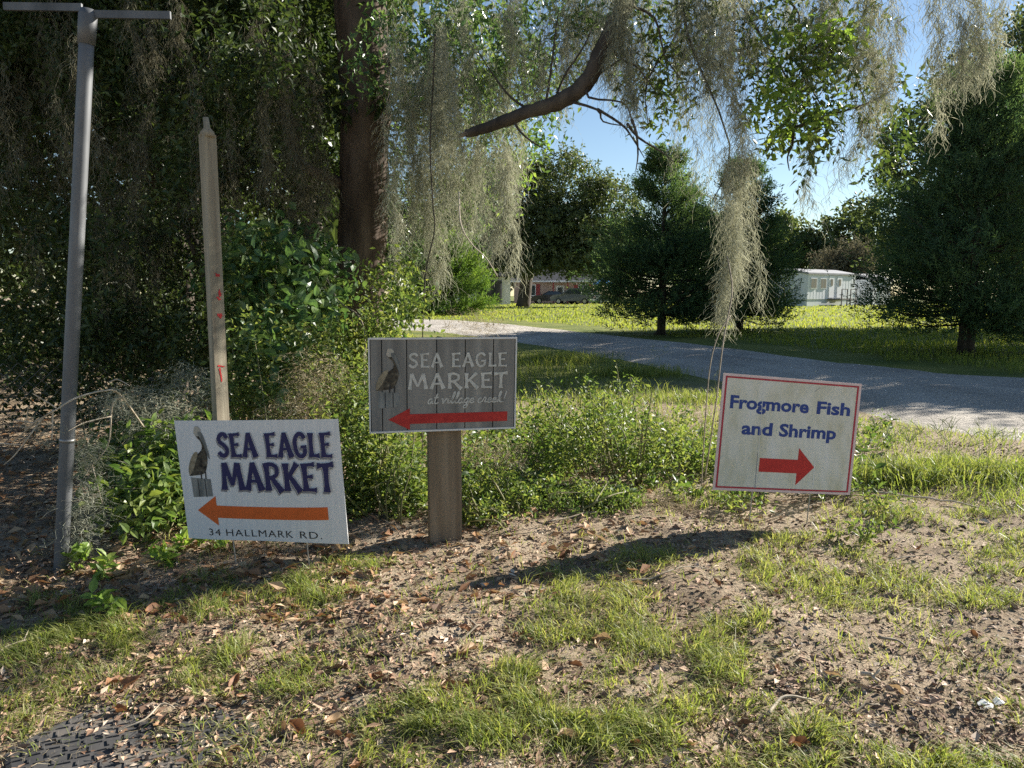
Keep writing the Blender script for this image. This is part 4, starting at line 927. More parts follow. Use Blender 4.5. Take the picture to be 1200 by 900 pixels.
# crown overhead and behind: sparse enough for sun flecks
ov = [((-0.9, 6.3, 4.6), (1.0, 0.7, 0.5)), ((-2.8, 5.4, 4.5), (1.2, 0.9, 0.6)), ((0.0, 7.6, 5.6), (1.3, 1.0, 0.7)), ((-2.6, 7.2, 6.2), (1.6, 1.2, 0.9)), ((1.2, 8.4, 5.8), (1.0, 0.8, 0.6))]
P, d, k = in_blobs(ov, 3000, 0.2)
leafobj('crown', [sprays(P, norm(d*.5+rng.normal(size=P.shape)*.6), 0.24, 8, 0.085, 0.036, 0.9, droop=.15)], M['oakleaf'], OAK)
mid = [pblob(480, 60, 5.6, 60, 70, .5), pblob(560, 50, 5.6, 60, 60, .5), pblob(640, 50, 5.4, 55, 50, .4), pblob(520, 180, 6.2, 60, 80, .4), pblob(600, 130, 6.0, 50, 60, .4), pblob(470, 260, 6.4, 45, 70, .4), pblob(700, 20, 5.2, 50, 30, .4), pblob(555, 230, 6.4, 40, 50, .3)]
P, d, k = in_blobs(mid, 1150, 0.1)
leafobj('crown', [sprays(P, norm(d*.5+rng.normal(size=P.shape)*.6-np.array([0, 0, .2])), 0.2, 7, 0.062, 0.026, 0.9, droop=.2)], M['vineleaf'], OAK)
P, d, k = in_blobs([pblob(540, 150, 6.6, 90, 110, .4), pblob(590, 100, 6.8, 60, 60, .3)], 330, 0.1)
leafobj('crown', [sprays(P, norm(d*.5+rng.normal(size=P.shape)*.6), 0.18, 6, 0.065, 0.030, 0.9, droop=.2)], M['bright'], OAK)  # sunlit foliage behind the moss, its light painted by the brighter green

def moss_px(px, y0, y1, rpx, Y, n, w=0.004, rb=0.5, **k):
    a_ = at(px, y0, Y); b_ = at(px, y1, Y)
    return moss_clump(a_, a_[2]-b_[2], rpx*Y/FPX, n, w, rb=rb, **k)
def moss_obj(label, *parts, mat='moss'):
    v, f, r = join(list(parts)); o = mesh('moss_beard', v, f, M[mat], rnd=r)
    return tag(o, label, 'moss', 'moss beards hanging from the live oak')
moss_obj('longest moss beard hanging down to the top of the Frogmore sign', moss_px(862, -40, 320, 11, 4.4, 1700, .0036, .75, curl=.6, seg=(.08, .2)), moss_px(852, 170, 375, 8, 4.4, 900, .0036, .78, curl=.6, seg=(.06, .16)), moss_px(843, 100, 270, 4, 4.5, 110, .0034, .45))
moss_obj('thin ragged moss strand just right of the longest beard', moss_px(886, 60, 345, 3.5, 4.6, 230, .0034, .5))
moss_obj('short narrow moss tail hanging alone against the blue sky', moss_px(951, 150, 238, 6, 4.5, 150, .0036, .5))
moss_obj('thin dark moss string dangling against the sky beside the cedar', moss_px(984, 120, 232, 4, 4.6, 45, .0034, .25), moss_px(990, 60, 180, 5, 4.6, 70, .0034, .3))
moss_obj('dark moss curtain hanging right of the sunlit oak leaves', moss_px(1012, 40, 190, 8, 4.6, 300, .0034, .22), moss_px(1027, 60, 170, 7, 4.6, 220, .0034, .2), moss_px(1004, 20, 150, 5, 4.6, 140, .0034, .25))
moss_obj('broad pale moss mass at the top right of the canopy', moss_px(1030, -30, 115, 14, 4.3, 560, .0034, .72), moss_px(1050, -30, 95, 9, 4.3, 300, .0034, .7), moss_px(1010, -30, 80, 12, 4.3, 280, .0034, .65), moss_px(975, -40, 40, 16, 4.4, 240, .0034, .6))
moss_obj('grey moss fringe hanging at the upper right corner', moss_px(1105, -40, 95, 11, 4.4, 420, .0036, .45), moss_px(1125, -40, 90, 9, 4.4, 420, .0036, .5), moss_px(1148, -40, 80, 11, 4.4, 560, .0036, .6), moss_px(1175, -40, 55, 9, 4.4, 200, .0036, .55))
moss_obj('tiny moss tuft dangling below the upper right fringe', moss_px(1104, 95, 148, 6, 4.4, 70, .0036, .7))
moss_obj('pointed moss beard hanging below the broken limb', moss_px(588, 165, 285, 9, 4.8, 620, .0036, .62), moss_px(598, 190, 312, 4.5, 4.8, 240, .0036, .7), moss_px(572, 170, 255, 5, 4.8, 200, .0036, .5))
moss_obj('moss column hanging over the bend of the broken limb', moss_px(735, -40, 125, 10, 4.6, 620, .0036, .35), moss_px(722, -30, 90, 8, 4.6, 220, .0036, .3))
moss_obj('long moss beard ending above the round cedar bush', moss_px(496, 60, 325, 9, 5.3, 900, .0038, .7), moss_px(507, 170, 335, 5, 5.3, 260, .0038, .7))
moss_obj('moss beard hanging right beside the oak trunk', moss_px(472, 60, 320, 7, 5.5, 560, .0038, .6))
moss_obj('loose moss strands hanging beside the longest beard on its left', moss_px(817, 60, 205, 4, 4.6, 130, .0034, .5), moss_px(797, 100, 195, 3, 4.6, 60, .0034, .45))
for (px, y0, y1, r_, Y, n) in ((690, 175, 300, 12, 30, 300),):
    pass
parts = []
for k in range(30):      # pale moss between trunk and broken limb
    px = U(462, 625); y0 = U(-60, 150); parts.append(moss_px(px, y0, min(y0+U(60, 260), U(220, 335)-0.4*abs(px-500)), U(3, 8), U(5.0, 6.3), int(U(120, 240)), .0036, U(.3, .85)))
for k in range(24):
    px = U(600, 830); y0 = U(-70, -10); parts.append(moss_px(px, y0, y0+U(60, 170), U(5, 11), U(4.6, 5.6), int(U(140, 280)), .0036, U(.15, .55)))
for k in range(24):
    px = U(790, 1000); y0 = U(-60, 10); parts.append(moss_px(px, y0, y0+U(50, 140), U(5, 11), U(4.4, 5.0), int(U(100, 200)), .0038, U(.3, .6)))
for k in range(12): px = U(458, 545); y0 = U(-50, 110); parts.append(moss_px(px, y0, y0+U(120, 210), U(5, 9), U(4.9, 5.5), int(U(260, 420)), .0036, U(.45, .85)))  # paler strand tones paint these columns as lit
for px, y0, y1, r_ in ((455, 20, 240, 5), (530, 30, 185, 8), (552, 60, 205, 6), (515, 60, 240, 7), (640, -40, 110, 9), (668, -40, 95, 8), (610, -40, 120, 8), (690, -40, 70, 8), (770, -40, 120, 9), (800, -40, 110, 9)): parts.append(moss_px(px, y0, y1, r_, U(4.75, 5.1), 330, .0036, U(.3, .6)))
v, f, r = join(parts); tag(mesh('moss_curtain', v, f, M['moss'], rnd=r), 'grey green curtain of moss strands hanging between trunk and broken limb', 'moss', None, 'stuff')
parts = []
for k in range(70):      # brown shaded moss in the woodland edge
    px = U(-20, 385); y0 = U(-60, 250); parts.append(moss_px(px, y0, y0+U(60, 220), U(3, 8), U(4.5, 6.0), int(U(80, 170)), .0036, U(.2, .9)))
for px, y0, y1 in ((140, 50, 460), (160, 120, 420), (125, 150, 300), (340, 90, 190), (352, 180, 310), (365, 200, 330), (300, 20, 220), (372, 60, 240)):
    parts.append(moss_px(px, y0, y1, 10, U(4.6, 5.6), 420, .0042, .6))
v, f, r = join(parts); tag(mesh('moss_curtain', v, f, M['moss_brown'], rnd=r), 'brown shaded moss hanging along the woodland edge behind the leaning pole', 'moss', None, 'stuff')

# ------------------------------------------------------------------ woodland on the left
spots = [(-3.4, 7.6, 6.5, .10), (-4.9, 6.8, 6, .09), (-6.6, 8.5, 8, .14), (-2.6, 9.5, 8, .13), (-8.5, 10.5, 9, .16), (-4.6, 11.5, 9.5, .15), (-10.5, 8.0, 8, .13), (-3.6, 14, 10, .17), (-7, 15, 11, .18), (-12, 14, 11, .18), (-5.9, 6.0, 5.2, .07), (-2.7, 6.6, 5.0, .07)]
for k, (x, y, H, tr) in enumerate(spots):
    lob = rlobes(x, y, H*.62, 1.7+.1*H, 1.5, H*.36, 8, (.4, .6))
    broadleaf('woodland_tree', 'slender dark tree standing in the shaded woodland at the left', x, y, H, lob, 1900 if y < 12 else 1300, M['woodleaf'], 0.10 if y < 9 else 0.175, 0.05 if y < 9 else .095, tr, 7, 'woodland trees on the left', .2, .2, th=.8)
und = []
for k in range(34):
    Y = U(5.2, 9.0); px = U(-60, 400); x = (px-600)/FPX*Y; z = U(.3, 3.8)
    und.append(((x, Y, z), (U(.4, .8), U(.3, .5), U(.4, .8))))
P, d, k = in_blobs(und, 3600, 0.1)
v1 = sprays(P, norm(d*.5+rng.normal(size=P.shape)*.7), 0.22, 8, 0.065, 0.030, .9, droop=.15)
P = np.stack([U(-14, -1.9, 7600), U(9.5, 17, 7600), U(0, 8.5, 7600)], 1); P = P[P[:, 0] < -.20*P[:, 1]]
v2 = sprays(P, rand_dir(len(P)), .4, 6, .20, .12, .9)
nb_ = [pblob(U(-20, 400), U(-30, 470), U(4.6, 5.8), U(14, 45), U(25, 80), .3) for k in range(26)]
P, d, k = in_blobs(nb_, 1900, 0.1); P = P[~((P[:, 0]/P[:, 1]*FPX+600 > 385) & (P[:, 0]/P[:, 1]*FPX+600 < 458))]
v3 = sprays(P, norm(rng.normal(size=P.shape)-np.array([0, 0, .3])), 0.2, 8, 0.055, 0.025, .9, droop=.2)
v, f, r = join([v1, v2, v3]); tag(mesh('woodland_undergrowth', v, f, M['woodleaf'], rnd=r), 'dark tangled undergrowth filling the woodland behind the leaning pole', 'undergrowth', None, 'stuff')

# ------------------------------------------------------------------ shrubs, vines and weeds by the signs
def shrub(name, label, blobs, nsp, mat, L, Wd, base, nstem=14, slen=0.2, nl=8, fine=False, shell=0.15, cat='shrub', group=None, stem_r=0.006, up=0.45, stemmat='stem', spread=.9, shoots=False):
    bx_, by_ = base; bz = float(gz(np.array([bx_]), np.array([by_]))[0])
    root = thing(name, label, cat, (bx_, by_, 0), group)
    P, d, k = in_blobs(blobs, nsp, shell); P[:, 2] = np.maximum(P[:, 2], 0.02)
    D = norm(d*.5+rng.normal(size=P.shape)*.55+np.array([0, 0, up]))
    if shoots:
        B_ = P.copy(); B_[:, :2] += rng.normal(size=(nsp, 2))*.10; B_[:, 2] = np.maximum(P[:, 2]*U(0, .45, nsp)-.05, 0); P = P+np.array([0, 0, 1])*np.abs(rng.normal(size=(nsp, 1)))*.05
        dv = P-B_; ln2 = np.linalg.norm(dv, axis=1)
        leafobj('foliage', sprays(B_+dv*.2, dv, ln2*.85, nl, L, Wd, spread, fine), mat, root)
    else: leafobj('foliage', sprays(P, D, slen, nl, L, Wd, spread, fine), mat, root)
    idx = rng.choice(len(P), nstem)
    for i in idx:
        e_ = P[i]; s_ = np.array([bx_+(e_[0]-bx_)*U(.3, .8), by_+(e_[1]-by_)*U(.3, .8), bz-.02])
        m_ = (s_+e_)/2+rng.normal(size=3)*.05; MB().tube(spline([s_, m_, e_], 7), np.linspace(stem_r, stem_r*.4, 7), 5, cap=False).obj('stem', M[stemmat], root)
    return root
def gb(px, py): return tuple(gnd(px, py))

shrub('privet_shrub', 'sunlit yellow green shrub between the plank sign and the Frogmore sign', [pblob(U(635, 830), U(478, 560), U(4.2, 5.2), U(16, 34), U(12, 30), .2) for k in range(15)]+[pblob(735, 455, 5.2, 22, 16, .15), pblob(690, 465, 5.0, 20, 18, .15)], 520, M['privet'], 0.036, 0.017, gb(735, 560), 60, .14, 13, spread=.85, shoots=True)
shrub('privet_shrub', 'dusty green shrub hugging the left side of the sign post', [pblob(445, 540, 3.75, 42, 60, .25), pblob(480, 570, 3.6, 25, 50, .15), pblob(430, 470, 4.1, 40, 50, .25), pblob(415, 590, 3.6, 25, 40, .15)], 420, M['privet'], 0.036, 0.018, gb(450, 620), 40, .15, 13, shoots=True)
shrub('privet_shrub', 'low pale shrub spreading right of the sign post base', [pblob(590, 580, 3.7, 55, 28, .2), pblob(650, 595, 3.75, 60, 22, .2), pblob(710, 600, 3.8, 45, 18, .2), pblob(565, 610, 3.45, 30, 18, .12)], 480, M['privet'], 0.027, 0.013, gb(620, 612), 40, .11, 11, shoots=True)
shrub('privet_shrub', 'thin bush filling the gap behind the right edge of the plank sign', [pblob(625, 540, 4.4, 40, 40, .3), pblob(560, 540, 4.2, 40, 40, .3)], 150, M['weed'], 0.034, 0.016, gb(600, 560), 30, .16, 12, shoots=True)
shrub('vine_tangle', 'blue green creeper climbing behind the wooden post', [pblob(335, 380, 4.6, 42, 75, .2), pblob(325, 450, 4.3, 35, 50, .2), pblob(300, 330, 4.8, 40, 50, .25), pblob(360, 330, 5.2, 40, 50, .25)], 300, M['vineleaf'], 0.085, 0.052, gb(330, 600), 10, .24, 6, True, cat='vine', stem_r=.004)
shrub('vine_tangle', 'leafy vine covering the foot of the live oak trunk', [pblob(418, 455, 5.2, 42, 45, .2), pblob(375, 385, 5.6, 25, 50, .2), pblob(465, 345, 5.0, 22, 26, .15), pblob(472, 368, 4.6, 22, 20, .15), pblob(440, 400, 5.3, 18, 30, .15)], 620, M['privet'], 0.045, 0.024, gb(430, 560), 14, .2, 8, cat='vine')
shrub('vine_tangle', 'pale leaved brambles between the wooden post and the live oak', [pblob(370, 460, 4.3, 40, 60, .25), pblob(300, 440, 4.2, 30, 60, .25), pblob(395, 540, 3.8, 20, 60, .15), pblob(280, 350, 4.6, 30, 60, .2)], 700, M['privet'], 0.038, 0.02, gb(345, 620), 14, .18, 8, cat='vine')
shrub('green_bush', 'dark green bush at the left edge of the white sign', [pblob(180, 600, 3.25, 40, 45, .2), pblob(215, 560, 3.5, 35, 45, .2), pblob(170, 550, 3.8, 45, 40, .25)], 430, M['weed'], 0.055, 0.03, gb(190, 655), 14, .18, 7, True)
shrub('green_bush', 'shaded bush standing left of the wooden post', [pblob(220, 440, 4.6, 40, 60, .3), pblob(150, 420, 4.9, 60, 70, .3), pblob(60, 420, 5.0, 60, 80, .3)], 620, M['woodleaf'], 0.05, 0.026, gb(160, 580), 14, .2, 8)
for px, py, lab in ((98, 668, 'bright seedling at the foot of the leaning pole, nearest to it'), (124, 672, 'bright seedling second from the foot of the leaning pole'), (190, 664, 'bright seedling below the left edge of the white sign'), (222, 648, 'bright seedling below the white sign, left of its left wire leg'), (250, 648, 'bright seedling touching the left wire leg of the white sign'), (110, 725, 'tiny seedling alone in the grass left of the white sign')):
    g_ = gnd(px, py); z = float(gz(np.array([g_[0]]), np.array([g_[1]]))[0])
    shrub('seedling', lab, [((g_[0], g_[1], z+.035), (.045, .04, .025))], 7, M['bright'], 0.05, 0.026, tuple(g_), 4, .045, 5, True, cat='plant', group='seedlings by the white sign', stem_r=.002)
for k, (px, py, lab) in enumerate(((1045, 610, 'bright weed sprouting right of the Frogmore sign foot'), (865, 605, 'leafy weed under the lower left corner of the Frogmore sign'), (1010, 640, 'small weed on the bare soil right of the Frogmore sign'), (745, 570, 'broad leaved weed in front of the sunlit yellow green shrub'))):
    g_ = gnd(px, py); shrub('weed_plant', lab, [((g_[0], g_[1], .05), (.10, .08, .05))], 20, M['privet'], 0.036, 0.015, tuple(g_), 6, .08, 6, cat='weed', stem_r=.003)

n = 2600
Yd = U(3.7, 6.4, n); X = U(-.22, .50, n)*Yd; px, py = to_px(X, Yd, 0*X)
k = (U(0, 1, n) < np.clip(vnoise(X*2.5, Yd*2.5, 41)*2.4-.85, 0, 1)) & (road_d(X, Yd) > .15) & (py > 425); X, Yd = X[k], Yd[k]; n = len(X)
z0 = gz(X, Yd); hh = U(.04, .26, n)*(.2+1.2*vnoise(X*2.3, Yd*2.3, 44)**1.5); P = np.stack([X, Yd, z0+.01], 1)
D = norm(np.stack([rng.normal(size=n)*.4, rng.normal(size=n)*.4, np.ones(n)], 1))
k2 = rng.random(n) < .3; two = [sprays(P[~k2], D[~k2], hh[~k2], 11, .034, .014, .9), sprays(P[k2], D[k2], hh[k2]*1.25, 8, .06, .032, .9, True, rbase=U(0, .35, int(k2.sum())))]
tag(leafobj('weed_bank', two, M['privet']), 'ragged bank of leafy weeds between the signs and the gravel road', 'weeds', None, 'stuff')

# straw and dead moss tangles
def tangle(label, blobs, n, mat, k=9, w=.003, ln_=(.1, .3), curl=1.4):
    P, d, kk = in_blobs(blobs, n); P[:, 2] = np.maximum(P[:, 2], .03)
    v, f, r = strands(P, U(ln_[0], ln_[1], n), k, w, curl)
    return tag(mesh('moss_tangle', v, f, M[mat], rnd=r), label, 'dead moss', None)
tangle('straw coloured tangle of dead stems right of the wooden post', [pblob(370, 445, 4.0, 42, 45, .15), pblob(350, 480, 3.9, 45, 25, .15)], 900, 'straw')
tangle('grey moss tangle caught in the twigs right of the leaning pole', [pblob(190, 500, 3.6, 40, 40, .15), pblob(150, 470, 3.7, 35, 25, .15), pblob(220, 460, 3.9, 35, 40, .2)], 1300, 'moss')
tangle('ragged moss rope hanging beside the foot of the leaning pole', [pblob(103, 560, 2.95, 10, 50, .04), pblob(95, 610, 2.9, 13, 45, .04), pblob(100, 520, 2.95, 9, 25, .04)], 420, 'moss', w=.0025)
tangle('dry weed stems standing behind the top of the plank sign', [pblob(545, 380, 4.4, 30, 25, .1), pblob(570, 375, 4.6, 35, 14, .1)], 160, 'straw')
tangle('dead straw thatch under the low pale shrub', [pblob(640, 580, 4.0, 60, 18, .2), pblob(780, 590, 3.8, 50, 10, .2), pblob(580, 540, 4.1, 40, 30, .2)], 900, 'straw')

def vine(name, label, pts, r0, r1, mat, cat='vine'):
    mb = MB(); mb.tube(spline([at(*p) for p in pts], 8*len(pts)), np.linspace(r0, r1, 8*len(pts)), 6); o = mb.obj(name, M[mat], None, True); return tag(o, label, cat)
vine('hanging_vine', 'dark thin vine hanging in front of the pale moss', [(510, 40, 4.9), (507, 110, 4.9), (504, 170, 4.9), (507, 235, 4.85), (509, 270, 4.8), (499, 320, 4.8), (495, 400, 4.8), (494, 470, 4.8), (496, 555, 4.6)], .005, .003, 'darkbark')
vine('hanging_vine', 'pale curved twig dangling above the plank sign', [(538, 225, 4.6), (540, 262, 4.5), (552, 285, 4.5), (570, 303, 4.5), (583, 324, 4.5)], .0045, .003, 'paletwig')
vine('hanging_vine', 'thin woody vine running down to the left edge of the Frogmore sign', [(852, 300, 4.3), (858, 340, 4.2), (850, 385, 4.1), (845, 420, 4.0), (838, 480, 3.9), (826, 560, 3.8)], .004, .0035, 'twig')
vine('hanging_vine', 'second thin vine left of the Frogmore sign bowing outward', [(856, 370, 4.2), (842, 392, 4.1), (832, 430, 4.0), (826, 500, 3.9), (822, 570, 3.85)], .0035, .003, 'twig')
vine('hanging_vine', 'looping vine stem lit beside the oak foot', [(372, 300, 5.0), (395, 350, 4.8), (420, 370, 4.7), (428, 400, 4.6), (426, 470, 4.4)], .005, .004, 'twig')
DB = thing('dead_branch', 'bare pale dead branch poking out across the leaning pole', 'branch', at(122, 458, 2.95))
def db(pts, r0, r1, nm='twig'):
    MB().tube(spline([at(*p) for p in pts], 6*len(pts)), np.linspace(r0, r1, 6*len(pts)), 6).obj(nm, M['paletwig'], DB, True)
db([(168, 500, 3.3), (140, 462, 3.0), (122, 458, 2.9), (90, 466, 2.72), (66, 480, 2.66), (40, 496, 2.66), (10, 524, 2.7)], .0045, .002, 'main_stem')
db([(66, 478, 2.66), (38, 461, 2.62)], .003, .0015); db([(62, 480, 2.66), (61, 515, 2.66)], .003, .002); db([(40, 496, 2.66), (15, 492, 2.66)], .003, .0012)
db([(30, 506, 2.68), (33, 475, 2.64)], .003, .0012); db([(50, 490, 2.66), (20, 530, 2.62), (4, 545, 2.6)], .003, .0012); db([(0, 520, 2.66), (25, 521, 2.66)], .003, .0015)
db([(145, 465, 3.0), (132, 474, 3.0), (127, 520, 3.0), (108, 545, 2.98), (98, 560, 2.96)], .0035, .002); db([(130, 488, 3.0), (100, 495, 2.9), (80, 505, 2.8)], .003, .0015)
db([(128, 448, 2.95), (138, 445, 2.95), (152, 452, 2.95)], .003, .0015); db([(108, 545, 2.98), (120, 590, 2.95)], .0025, .001)
for bl_ in (pblob(45, 500, 2.66, 28, 22, .05), pblob(140, 468, 2.98, 14, 12, .05)):
    P, d, k = in_blobs([bl_], 70); v, f, r = strands(P, U(.05, .14, 70), 8, .0022, 1.2); mesh('caught_moss', v, f, M['moss'], DB, rnd=r)

# ------------------------------------------------------------------ grass, litter and small things on the near ground
GR = [(80, 755, 100, 38), (30, 830, 60, 55), (250, 790, 130, 36), (340, 690, 120, 26), (190, 715, 90, 18), (60, 720, 60, 16), (700, 700, 75, 40), (700, 760, 95, 36), (640, 820, 90, 45), (500, 862, 130, 40), (720, 865, 150, 40), (850, 790, 45, 65), (940, 650, 70, 28), (1000, 690, 90, 24), (890, 690, 22, 70), (1080, 600, 120, 26), (1170, 650, 60, 36), (1110, 890, 120, 22), (950, 880, 70, 36), (880, 850, 50, 50), (920, 760, 14, 50), (420, 660, 40, 14), (780, 660, 60, 14), (1160, 700, 60, 18), (560, 760, 18, 10)]
BARE = [(490, 740, 105, 52), (1050, 785, 135, 62), (820, 640, 60, 22), (360, 730, 30, 12), (800, 720, 30, 24), (170, 850, 150, 45)]
def emask(px, py, L_):
    m_ = np.zeros(len(px))
    for (a_, b_, c_, d_) in L_: m_ = np.maximum(m_, np.clip(1.6-1.3*np.sqrt(((px-a_)/c_)**2+((py-b_)/d_)**2), 0, 1))
    return m_
n = 420000
Yd = np.sqrt(U(1.35**2, 4.6**2, n)) if False else 1.35*np.exp(U(0, 1, n)*math.log(4.9/1.35)); X = U(-.78, .82, n)*Yd+U(-.3, .3, n)
px, py = to_px(X, Yd, 0*X)
cl = np.clip((vnoise(X*7, Yd*7, 3)*.5+vnoise(X*24, Yd*24, 5)*.5-.36)*3.4, 0, 1)
g_ = np.clip(emask(px, py, GR)*1.0-emask(px, py, BARE)*1.1, 0, 1)*(0.10+cl*.8)+0.11*cl*(.3+vnoise(X*2.2, Yd*2.2, 31))
g_ *= np.where((px < 190) & (py < 690), .12, 1)*np.where(py < 600, .5, 1)
keep = U(0, 1, n) < g_*0.7
X, Yd, cl = X[keep], Yd[keep], cl[keep]
hh = U(.012, .045, len(X))*(.45+.85*cl); 
tag(grassobj('short_grass', np.stack([X, Yd, gz(X, Yd)-.004], 1), hh*1.25, U(.0014, .0044, len(X)), M['grass'], None, 1.25, np.clip(U(0, 1, len(X))*.75+.3*fbm(X*2, Yd*2, 3)-.05, 0, 1)), 'patchy short green grass on the bare ground before the signs', 'grass', None, 'stuff')

def flakes(n, X, Yd, size, r, name, label, mat, lift=.004, flat_=.35):
    P = np.stack([X, Yd, gz(X, Yd)+U(0, 1, n)*lift], 1)
    a_ = U(0, 6.283, n); D = np.stack([np.cos(a_), np.sin(a_), rng.normal(size=n)*flat_*.5], 1); N = norm(np.array([0, 0, 1.0])+rng.normal(size=(n, 3))*flat_)
    v, f, rr = leaves(P, D, N, size, size*U(.25, .7, n), .2, False, r); o = mesh(name, v, f, mat, rnd=rr); return tag(o, label, 'litter', None, 'stuff')
n = 80000
Yd = 1.35*np.exp(U(0, 1, n)*math.log(6.5/1.35)); X = U(-.80, .82, n)*Yd
px, py = to_px(X, Yd, 0*X)
dens = .30+.55*vnoise(X*4, Yd*4, 12)+.5*emask(px, py, [(600, 640, 380, 40), (300, 760, 320, 90), (560, 820, 160, 60), (120, 640, 200, 80)])-.2*emask(px, py, [(1050, 785, 150, 75), (490, 720, 80, 40)])
k = (U(0, 1, n) < dens) & (road_d(X, Yd) > .3); X, Yd = X[k], Yd[k]
flakes(len(X), X, Yd, np.abs(rng.normal(size=len(X)))*.015+.006, np.clip(rng.normal(size=len(X))*.24+.45, 0, 1), 'leaf_litter', 'brown crumbled leaf litter and bark chips covering the soil', M['litter'], .012, .55)
n = 5200     # larger dead leaves of the woodland floor and under the shrubs
Yd = 2.0*np.exp(U(0, 1, n)*math.log(8/2.0)); X = U(-.80, .2, n)*Yd; px, py = to_px(X, Yd, 0*X)
k = (py < 700+40*vnoise(X*3, Yd*3, 2)) & (U(0, 1, n) < np.where(px < 420, 1, .35)); X, Yd = X[k], Yd[k]
flakes(len(X), X, Yd, U(.03, .075, len(X)), U(.25, 1, len(X)), 'leaf_litter', 'large dead leaves strewn over the shaded woodland floor', M['dryleaf'], .02, .5)
n = 14500    # straw bits
Yd = 1.35*np.exp(U(0, 1, n)*math.log(4.6/1.35)); X = U(-.78, .82, n)*Yd
v, f, r = strands(np.stack([X, Yd, gz(X, Yd)+.012], 1), U(.02, .07, n), 3, .0016, 6.0); v[:, 2] = np.maximum(v[:, 2], gz(v[:, 0], v[:, 1])+.001)
tag(mesh('dry_straw', v, f, M['straw'], rnd=r), 'dry straw and grass clippings scattered over the soil', 'straw', None, 'stuff')
n = 16000    # grit on the bare patches
Yd = 1.35*np.exp(U(0, 1, n)*math.log(4.2/1.35)); X = U(-.6, .82, n)*Yd; px, py = to_px(X, Yd, 0*X)
k = U(0, 1, n) < emask(px, py, [(1060, 780, 190, 100), (490, 740, 120, 60)]); X, Yd = X[k], Yd[k]; n = len(X)
M['grit'] = mat_attr('grit_stone', [(0.20, .155, .12), (0.31, .25, .20), (0.48, .42, .36)], .9)
c_ = np.stack([X, Yd, gz(X, Yd)], 1); s_ = np.abs(rng.normal(size=n))*.003+.002
oc = np.array([[1, 0, 0], [-1, 0, 0], [0, 1, 0], [0, -1, 0], [0, 0, .8], [0, 0, -.6]]); v = c_[:, None]+oc[None]*s_[:, None, None]*U(.6, 1.3, (n, 6, 1))
f = (np.arange(n)[:, None, None]*6+np.array([[0, 2, 4], [2, 1, 4], [1, 3, 4], [3, 0, 4]])[None]).reshape(-1, 3)
tag(mesh('grit', v.reshape(-1, 3), f, M['grit'], rnd=np.repeat(U(0, 1, n), 6)), 'fine grit lying on the bare patches', 'gravel', None, 'stuff')

# single fallen leaves
LM = []
for k in range(6):
    L_, w_ = U(.05, .085), U(.026, .042); nu, nv = 7, 4
    u, vv = np.meshgrid(np.linspace(0, 1, nu), np.linspace(-1, 1, nv)); wd = np.sin(np.clip(u*.96+.02, 0, 1)*math.pi)**.7*w_*.5
    c1, c2 = U(.3, 1.3), U(.3, 1.0)
    V = np.stack([(u-.5)*L_, vv*wd*np.cos(vv*c2*.6), np.abs(vv)**1.5*wd*c2+L_*.35*c1*(u-.5)**2+.003*np.sin(u*9+k)], -1).reshape(-1, 3)
    i = (np.arange(nv-1)[:, None]*nu+np.arange(nu-1)[None, :]).ravel()
    o = mesh('fallen_leaf', V, np.stack([i, i+1, i+nu+1, i+nu], 1), M['dryleaf'], rnd=np.full(len(V), U(.05, .9)), smooth=True); LM.append(o.data); bpy.data.objects.remove(o)
def put_leaf(px, py, s_=1.0, k=None):
    g_ = gnd(px, py); z = float(gz(np.array([g_[0]]), np.array([g_[1]]))[0])
    o = bpy.data.objects.new('fallen_leaf', LM[int(U(0, 6)) if k is None else k]); COL.objects.link(o)
    o.location = (g_[0], g_[1], z+.008); o.rotation_euler = (U(-.5, .5), U(-.5, .5), U(0, 6.28)); o.scale = (s_*.8, s_*.8*U(.7, 1.2), s_*.8*U(.8, 1.8))
    return tag(o, 'dry curled brown leaf fallen on the ground in front of the signs', 'leaf', 'single brown leaves on the near ground')
for p in ((180, 720, 1.3), (200, 728, 1.2), (118, 690, 1.0), (135, 805, 1.6), (150, 812, 1.4), (140, 840, 1.1), (330, 858, 1.2), (275, 882, 1.0), (455, 706, 1.2), (472, 712, 1.0), (552, 765, 1.5), (540, 768, 1.2), (440, 805, 1.1), (530, 820, 1.4), (545, 815, 1.2), (510, 840, 1.1), (705, 755, 1.2), (700, 762, 1.0), (663, 655, 1.3), (770, 705, 1.1), (840, 695, 1.0), (910, 700, .8), (810, 652, .8), (1075, 645, 1.0), (910, 790, .8), (975, 800, .8), (1050, 815, .8), (935, 880, 1.3), (560, 855, 1.2), (420, 905, 1.2), (265, 893, 1.2), (60, 690, 1.1), (215, 735, 1.1), (310, 655, 1.2), (325, 665, 1.1), (380, 650, 1.1)): put_leaf(*p)
for k in range(60):
    px = U(5, 1195); py = U(640, 890)
    if px > 850 and U(0, 1) < .65: continue
    put_leaf(px, py, U(.5, 1.1))
